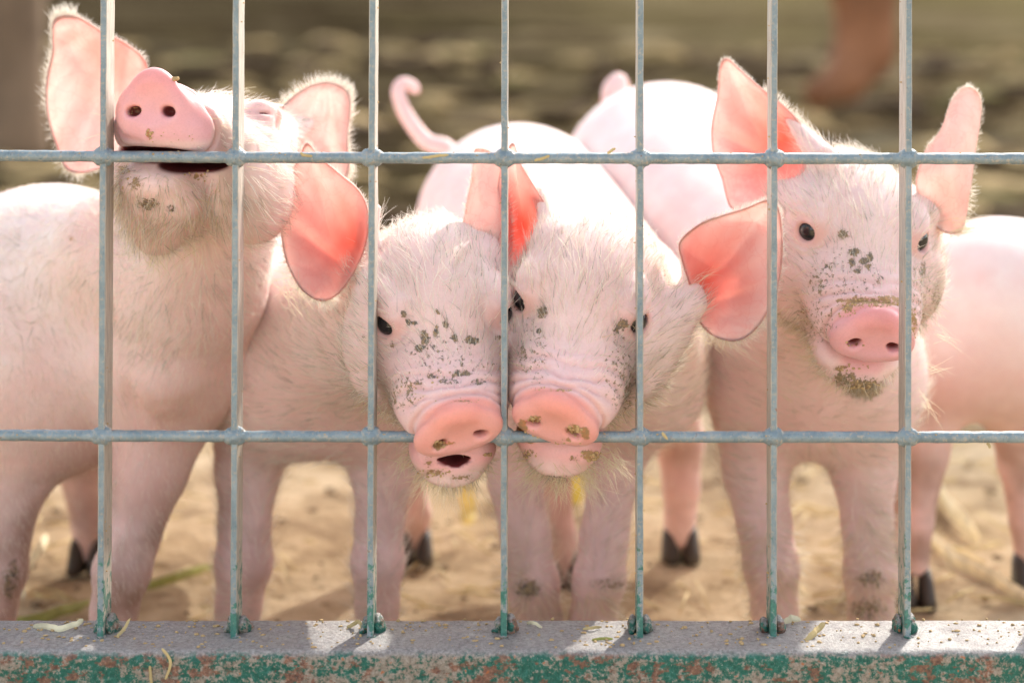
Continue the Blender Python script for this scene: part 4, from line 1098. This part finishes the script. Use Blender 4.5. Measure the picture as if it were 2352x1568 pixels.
# ---- piglet on the right
h4 = Head(2007, 772, 42, 36, 6, 6, 1.02, disc_roll=2, disc_pitch=-8, dw=.98, dh=1.0)
body4 = [cone(h4.p(0, 118, -22), 42, W(1890, 800, 250), rad(170, 250), 20),
         ball(1870, 880, 270, 220, 170, 190), cone(W(1850, 720, 280), rad(220, 280), W(1530, 440, 570), rad(250, 570), 40),
         ball(2010, 880, 250, 95, 110, 110)]
body4 += leg([(1740, 930, 260, 110), (1735, 1080, 260, 80), (1755, 1200, 255, 66), (1772, 1300, 252, 68), (1780, 1400, 255, 56), (1780, 1490, 255, 52)])
body4 += leg([(1975, 960, 255, 100), (1985, 1090, 255, 78), (1992, 1200, 250, 62), (2000, 1320, 247, 66), (2000, 1410, 250, 54), (2000, 1490, 250, 52)])
body4 += leg([(1990, 960, 470, 60), (2055, 1120, 480, 40), (2062, 1250, 480, 34)])
e4l = dict(outline=[(1655, 150), (1672, 135), (1700, 160), (1735, 192), (1772, 222), (1803, 247), (1840, 285), (1868, 325), (1850, 400), (1800, 450), (1745, 475), (1682, 481), (1658, 410), (1638, 350), (1635, 290), (1648, 220)],
           zs=[140, 140, 138, 134, 128, 124, 118, 110, 102, 102, 110, 122, 132, 138, 140, 141], centre=(1750, 330, 120), cup=16, concha=(1795, 325), hairs=1800, hl=6, red=1.1, ridges=1.2,
           fur_side=lambda x, y: np.where((x > 1750) & (y < 350), .8, .2))
e4r = dict(outline=[(2223, 199), (2248, 218), (2254, 260), (2242, 335), (2228, 440), (2208, 530), (2150, 520), (2105, 430), (2127, 346), (2160, 300), (2190, 222)],
           zs=[140, 138, 136, 132, 126, 116, 108, 110, 120, 128, 136], centre=(2180, 380, 122), cup=-9, inner_front=False, concha=(2180, 300), hairs=1500, hl=6, red=.1, pale=.9, ridges=.6,
           fur_side=lambda x, y: np.where((x > 2190) & (y > 430), 1.0, .3))
sp4 = [(1940, 640, 110, 90, .32, GREY), (2110, 690, 46, 110, .37, (.15, .13, .08)), (1870, 740, 60, 70, .37, (.2, .15, .08)), (1937, 540, 14, 14, .75, (.16, .15, .09)), (1960, 580, 15, 9, .95, GREY), (1985, 600, 14, 9, .9, GREY), (1998, 590, 8, 12, .9, GREY), (1958, 602, 8, 10, .85, GREY), (1968, 622, 10, 8, .8, GREY), (1995, 612, 9, 6, .9, GREY), (1900, 610, 12, 8, .6, GREY), (1875, 650, 22, 34, .5, (.18, .15, .09)), (1850, 710, 18, 24, .45, (.35, .18, .08)),
       (2020, 640, 14, 8, .5, GREY), (2120, 620, 10, 24, .6, (.15, .13, .08)), (2150, 680, 14, 40, .5, (.2, .16, .1)), (1980, 690, 60, 10, .8, (.48, .28, .12)), (1950, 705, 20, 12, .75, (.48, .28, .12)), (2040, 690, 40, 14, .8, (.48, .28, .12)), (2095, 740, 14, 44, .6, (.42, .26, .1)),
       (1985, 892, 44, 26, .95, (.12, .09, .045)), (1940, 868, 26, 20, .8, (.14, .11, .05)), (1930, 845, 16, 10, .7, BROWN), (2000, 1330, 34, 22, .7, DARK), (1990, 1400, 50, 30, .6, DARK), (1965, 790, 10, 5, .5, (.3, .12, .06))]
piglet('piglet', 'prick-eared piglet at the right with muddy chin and crumbs above its snout', 'piglet', W(1880, 1530, 255), h4, body4,
       crumbs=[(2000, 694, 70, 14, 60, .6), (1945, 715, 22, 16, 16, .6), (2090, 740, 18, 46, 26, .6), (1965, 790, 24, 10, 10, .6), (1960, 845, 40, 10, 16, .6), (1985, 890, 40, 18, 30, .7)], lipw=15, rose=1, wisps=[(2195, 520, 2270, 512, 110, 26, 3), (2190, 535, 2290, 520, 110, 12, 3), (2130, 850, 2190, 870, 80, 10, 3), (2110, 910, 2150, 960, 80, 8, 3), (2150, 760, 2210, 790, 90, 10, 3)], ruddy_shade=[(1850, 960, 240, 90, .6), (1760, 1060, 60, 130, .4), (1960, 1080, 50, 130, .5)], spots=sp4, ears=[e4l, e4r], dens=.28, body_hair=.015, legs_ground=[(1780, 255, 1.1), (2000, 250, 1.1), (2062, 480, 1.0)], extra=[cone(W(1815,275,126), rad(12,126), W(1885,360,104), rad(34,104), 12),
              cone(W(1790,440,108), rad(22,108), W(1850,470,100), rad(50,100), 20),
              cone(W(2180,400,140), rad(14,140), W(2130,480,120), rad(40,120), 20)],
       eyes=(1.15, 1.15), haircol=(.86, .80, .68), cheek=1.15,
       tail=[(1470, 300, 600, 26), (1425, 262, 610, 34), (1415, 215, 615, 34), (1420, 185, 618, 24), (1422, 172, 620, 12)])

# ---- piglet at the right edge
body5 = [ball(2300, 740, 400, 190, 215, 200), cone(W(2290, 730, 400), rad(195, 400), W(2600, 760, 470), rad(235, 470), 40), ball(2160, 820, 380, 110, 120, 120)]
body5 += leg([(2140, 860, 380, 90), (2125, 1040, 385, 52), (2105, 1200, 385, 40), (2102, 1290, 385, 36)])
body5 += leg([(2350, 900, 400, 100), (2345, 1060, 420, 52), (2358, 1200, 425, 40), (2362, 1270, 425, 36)])
piglet('piglet', 'out-of-focus piglet cut off by the right edge, standing behind the prick-eared one', 'piglet', W(2300, 1300, 400), None, body5, hc=5.0, ruddy_shade=[(2150, 880, 100, 120, .6), (2310, 900, 100, 90, .3)],
       legs_ground=[(2102, 385, 1.0), (2362, 425, 1.0)])

# ---- reddish-brown grown pig rooting far behind, its back above the picture
def far_pig():
    z = 4300
    def q(px, py, dz, r): return (W(px, py, z + dz), rad(r, z + dz))
    L = []
    def cc(a, b, k=60): L.append(cone(*a, *b, k))
    cc(q(1990, -100, 0, 78), q(1985, 110, -40, 68), 10)
    cc(q(1985, 120, -40, 64), q(1940, 185, -120, 52), 40)
    cc(q(1940, 185, -120, 46), q(1880, 215, -200, 36), 20)
    cc(q(1990, -140, 0, 90), q(2350, -300, 700, 170), 60)
    cc(q(2200, -330, 300, 150), q(2400, -330, 900, 160), 60)
    for x, dz in ((2650, 760), (2740, 560)):
        g = ground_py(z + dz)
        cc(q(x, -150, dz, 55), q(x, g - 8, dz, 26), 30)
    lo = np.full(3, 1e9); hi = -lo
    for p in L:
        for c, r in ((p.a[0], p.a[1]), (p.a[2], p.a[3])): lo = np.minimum(lo, c - r); hi = np.maximum(hi, c + r)
    axs = [axis(lo[i] - 60, hi[i] + 60, 1e6, 1e6, 22, 22) for i in range(3)]
    P, F, Nn = surface(L, *axs)
    root = empty('grown_pig', (W(1975, 0, z)[0] * .001, z * .001, 0))
    tag(root, 'blurred reddish-brown grown pig with head down, far behind the prick-eared piglet', 'pig')
    m = simple('brown_hide', (.30, .13, .06), .8, .2, 8)
    mesh_obj('body', P, F, m, root)
    for sx in (-34, 40):
        c = W(1962 + sx, -20, z - 60)
        V, Fe = blob(c, (28, 14, 60), 3, amp=.1, fr=.01)
        mesh_obj('ear', V, Fe, m, root)
far_pig()
def post():
    z = 3600
    m = simple('weathered_wood', (.24, .16, .10), .85, .2, 6)
    x0 = W(18, 0, z)[0]; pts = []; rr = []
    for i in range(14):
        h = -40 + i * 90; pts.append((x0 + 6 * math.sin(i), z + 4 * math.cos(i * 2), h)); rr.append(92 + 5 * math.sin(i * 1.7))
    V, F = tube(pts, rr, 20)
    o = mesh_obj('wooden_post', V, F, m)
    tag(o, 'blurred brown wooden post in the yard at the far left behind the raised-snout piglet', 'post')
post()

# ---- loose straw
def straw(name, label, pts, r, flat, mat, cat='straw', group=None, n=5):
    P = catmull(np.array(pts, float), 3, False) + rng.normal(0, r * .12, (3 * (len(pts) - 1) + 1, 3))
    rr = np.interp(np.linspace(0, 1, len(P)), [0, .06, .5, .95, 1], [.55, .9, 1, .85, .4]) * r
    V, F = tube(P, rr * 1.15, n, flat * .45)
    o = mesh_obj(name, V, F, mat, smooth=False)
    c = np.mean(np.array(V), axis=0) * .001
    o.data.transform(Matrix.Translation(-Vector(c))); o.location = c
    tag(o, label, cat, group); return o
def G(px, py, h=3):
    """point lying on the ground seen at picture unit px,py"""
    k = (HC * 1000 - h) / ((py - VY) * .25)
    z = k * D * 1000 - D * 1000
    return W(px, py, z)
straw('straw_stalk', 'long pale straw stalk slanting across the sand at the lower right', [G(2095, 1195), G(2200, 1285), G(2290, 1335), G(2380, 1385)], 7, .6, STRAW_PALE, group='straw on the sand')
straw('straw_stalk', 'short thick pale straw on the sand, right of the last upright bar', [G(2150, 1120), G(2195, 1180, 9), G(2250, 1235)], 9, .5, STRAW_PALE, group='straw on the sand')
straw('straw_stalk', 'stubby straw piece just right of the last upright bar', [G(2140, 1118), G(2118, 1145, 8), G(2100, 1175)], 9, .5, STRAW_PALE, group='straw on the sand')
straw('straw_stalk', 'greenish stalk lying behind the legs of the raised-snout piglet', [G(330, 1345), G(400, 1325, 6), G(490, 1298)], 3.6, .7, STEM, group='straw on the sand')
straw('straw_stalk', 'greenish stalk flat on the sand at the lower left', [G(10, 1435), G(100, 1415, 5), G(205, 1380)], 4.0, .7, STEM, group='straw on the sand')
straw('straw_stalk', 'curled pale blade beside the front leg at the left edge', [G(108, 1240), W(90, 1262, 430), W(62, 1300, 350), G(45, 1330), G(58, 1368)], 5.5, .35, STRAW_PALE, group='straw on the sand')
straw('straw_stalk', 'upright yellow straw behind the open-mouthed piglet chin', [G(1072, 1205), W(1072, 1160, 590), W(1070, 1100, 590)], 6.5, .5, simple('yellow_straw', (.75, .62, .22), .6, .3, 60), group='straw on the sand')
straw('straw_stalk', 'yellow straw behind the chin of the piglet with the hanging ear', [G(1318, 1150), W(1322, 1110, 620), W(1325, 1060, 620)], 7.0, .5, simple('yellow_straw', (.75, .65, .15), .6, .3, 60), group='straw on the sand')

def litter():
    V = []; F = []
    def add(P, r, flat, n=5):
        v, f = tube(P, r, n, flat); b = len(V); V.extend(v); F.extend([tuple(q + b for q in x) for x in f])
    for _ in range(900):
        y = rng.uniform(350, 1500); x = rng.uniform(-1, 1) * (500 + y * .8); a = rng.uniform(0, math.pi); L = rng.uniform(10, 60)
        c = np.array([x, y, 2.0]); d = np.array([math.cos(a), math.sin(a), rng.uniform(-.05, .12)]) * L / 2
        add([c - d, c + [0, 0, 1.5], c + d], [.9, 1.2, .7], .6)
    o = mesh_obj('straw_litter', V, F, STRAW)
    tag(o, 'short bits of straw scattered over the sand', 'straw litter', kind='stuff')
    V.clear(); F.clear()
    for _ in range(420):
        y = rng.uniform(300, 1500); x = rng.uniform(-1, 1) * (500 + y * .8); r = rng.uniform(1.5, 6)
        v, f = blob((x, y, r * .3), (r, r * rng.uniform(.6, 1), r * .4), int(rng.integers(99)), 8, 5, .4, .3); b = len(V); V.extend(v.tolist()); F.extend([tuple(q + b for q in z_) for z_ in f])
    o = mesh_obj('soil_clods', V, F, simple('dark_clod', (.20, .14, .085), .95, .1, 90))
    tag(o, 'dark crumbs of earth and dung lying on the sand', 'clods', kind='stuff')
litter()
def heaps():
    mats = [simple('dark_dung', (.085, .055, .030), .95, .1, 30), simple('dry_litter', (.36, .26, .125), .95, .1, 30), simple('green_tuft', (.21, .175, .07), .95, .1, 30)]
    names = [('dark_heaps', 'dark trampled dung and wet soil in lumps over the blurred yard behind', 'dung'), ('straw_heaps', 'tan lumps of old trodden straw over the blurred yard behind', 'old straw'), ('grass_tufts', 'dull green weed tufts in the blurred yard behind', 'weeds')]
    for k in range(3):
        V = []; F = []
        for _ in range((200, 260, 60)[k]):
            y = 1900 + 7500 * rng.random() ** 1.6; x = (rng.uniform(-1, 1) + (.25 if k else -.2)) * (300 + y * .42)
            if k == 2 and rng.random() < .5: x = abs(x)
            r_ = rng.uniform(8, 26) * rng.uniform(.6, 2.2) * (.6 + y / 6000)
            v, f = blob((x, y, r_ * .25), (r_ * rng.uniform(.8, 3.2), r_, r_ * rng.uniform(.3, .8)), int(rng.integers(99)), 9, 6, .5, .03)
            b = len(V); V.extend(v.tolist()); F.extend([tuple(q + b for q in z_) for z_ in f])
        o = mesh_obj(names[k][0], V, F, mats[k]); tag(o, names[k][1], names[k][2], kind='stuff')
heaps()

# ---- chaff caught on the gate
def on_beam(px, d, h=.6): q = W(px, 1464, 0); return np.array([q[0], d, BEAM_TOP + h])
bits = [
 ('flaky tan husk lying on the beam left of the first upright bar', 115, 14, [(-14, 2, 0), (-6, 0, 1.5), (2, -3, 1), (10, 0, 2), (15, 3, 4)], 1.7, STRAW_PALE),
 ('orange-yellow sliver leaning on the beam right of the first upright bar', 280, 3, [(-3, -3, 0), (0, 0, 3), (3, 4, 8)], .9, STRAW),
 ('small leafy straw tuft on the beam beside the third upright bar', 806, 16, [(-4, 0, 0), (0, 0, 2), (3, -2, 4), (6, -6, 1)], 1.1, STRAW),
 ('pale straw scrap on the beam right of the fourth upright bar', 1225, 20, [(-4, 3, 0), (0, -1, 1.5), (5, -5, 0)], .9, STRAW_PALE),
 ('yellow straw fragment on the beam left of the fifth upright bar', 1360, 12, [(-5, 1, 0), (0, 0, 1), (6, 3, .5)], .8, STRAW),
 ('yellow-green straw pieces at the beam edge left of the fifth upright bar', 1380, -4, [(-5, -1, 0), (1, 0, .6), (7, 1, 0)], .8, STEM),
 ('crumpled brown husk on the beam left of the last upright bar', 1872, 4, [(-6, -9, 0), (0, -3, 2.5), (2, 2, 2), (7, 7, 4)], 1.8, STRAW),
 ('tiny husk pile at the rear edge of the beam near the sixth opening', 1830, 24, [(-4, 0, 0), (0, 0, 2.5), (5, 0, 1.5)], 1.8, STRAW_PALE)]
for lb, px, d, off, r_, mt in bits:
    c = on_beam(px, d)
    straw('straw_bit', lb, [c + np.array(o_) for o_ in off], r_, .55, mt, group='straw bits caught on the gate')
yf = -22.9
for lb, pp in (('forked dry grass stem stuck to the green front of the beam', [(372, 1488), (386, 1505), (392, 1522), (388, 1540), (379, 1560)]),
               ('thin straight straw stuck upright on the green front of the beam', [(345, 1528), (346, 1545), (349, 1575)])):
    k_ = (D * 1000 + yf) / (D * 1000)
    straw('straw_bit', lb, [np.array([(a - VX) * .25 * k_, yf, HC * 1000 - (b_ - VY) * .25 * k_]) for a, b_ in pp], .8, .7, STRAW, group='straw bits caught on the gate')
for lb, pp in (('thin straw lying on the upper rod left of the fifth upright bar', [(1395, 352), (1405, 345), (1413, 341)]),
               ('brown chaff smear on the upper rod right of the fourth upright bar', [(1228, 369), (1240, 366), (1252, 361), (1262, 357)]),
               ('wavy husk on the upper rod left of the third junction', [(970, 362), (990, 360), (1010, 357), (1030, 356)]),
               ('small straw on the upper rod beside the second junction', [(690, 351), (702, 357), (718, 358)]),
               ('orange crumb hanging under the lower rod at the right edge', [(2266, 1017), (2272, 1022), (2274, 1029)]),
               ('straw splinter on the lower rod right of the fifth upright bar', [(1520, 993), (1527, 1000), (1533, 1008)])):
    straw('straw_bit', lb, [W(a, b_, -1.2) for a, b_ in pp], .8, .7, STRAW, group='straw bits caught on the gate')
def chaff():
    V = []; F = []
    def crumb(c, r):
        v, f = blob(c, (r * rng.uniform(.8, 1.8), r, r * rng.uniform(.5, 1)), int(rng.integers(99)), 6, 4, .5, 1.0)
        b = len(V); V.extend(v.tolist()); F.extend([tuple(q + b for q in z_) for z_ in f])
    for _ in range(420): crumb((rng.uniform(-330, 290), rng.uniform(-16, 31), BEAM_TOP + .3), rng.uniform(.3, 1.1))
    for _ in range(160):
        i = int(rng.integers(1, 8)); py = rng.uniform(0, 1440); q = W(barx(i, py), py, 0); crumb((q[0] + rng.choice([-1.95, 1.95]), rng.uniform(1, 18), q[2]), rng.uniform(.25, .7))
    for _ in range(160):
        k = int(rng.integers(2)); px = rng.uniform(0, 2352); q = W(px, rodY(k, px), 0); a = rng.uniform(.3, 2.8)
        crumb((q[0], 2.6 - 3.2 * math.cos(a), q[2] + 3.2 * math.sin(a)), rng.uniform(.25, .6))
    o = mesh_obj('chaff_crumbs', V, F, CRUMB)
    tag(o, 'tiny crumbs of chaff and grit stuck over the bars and the beam', 'chaff', kind='stuff')
chaff()
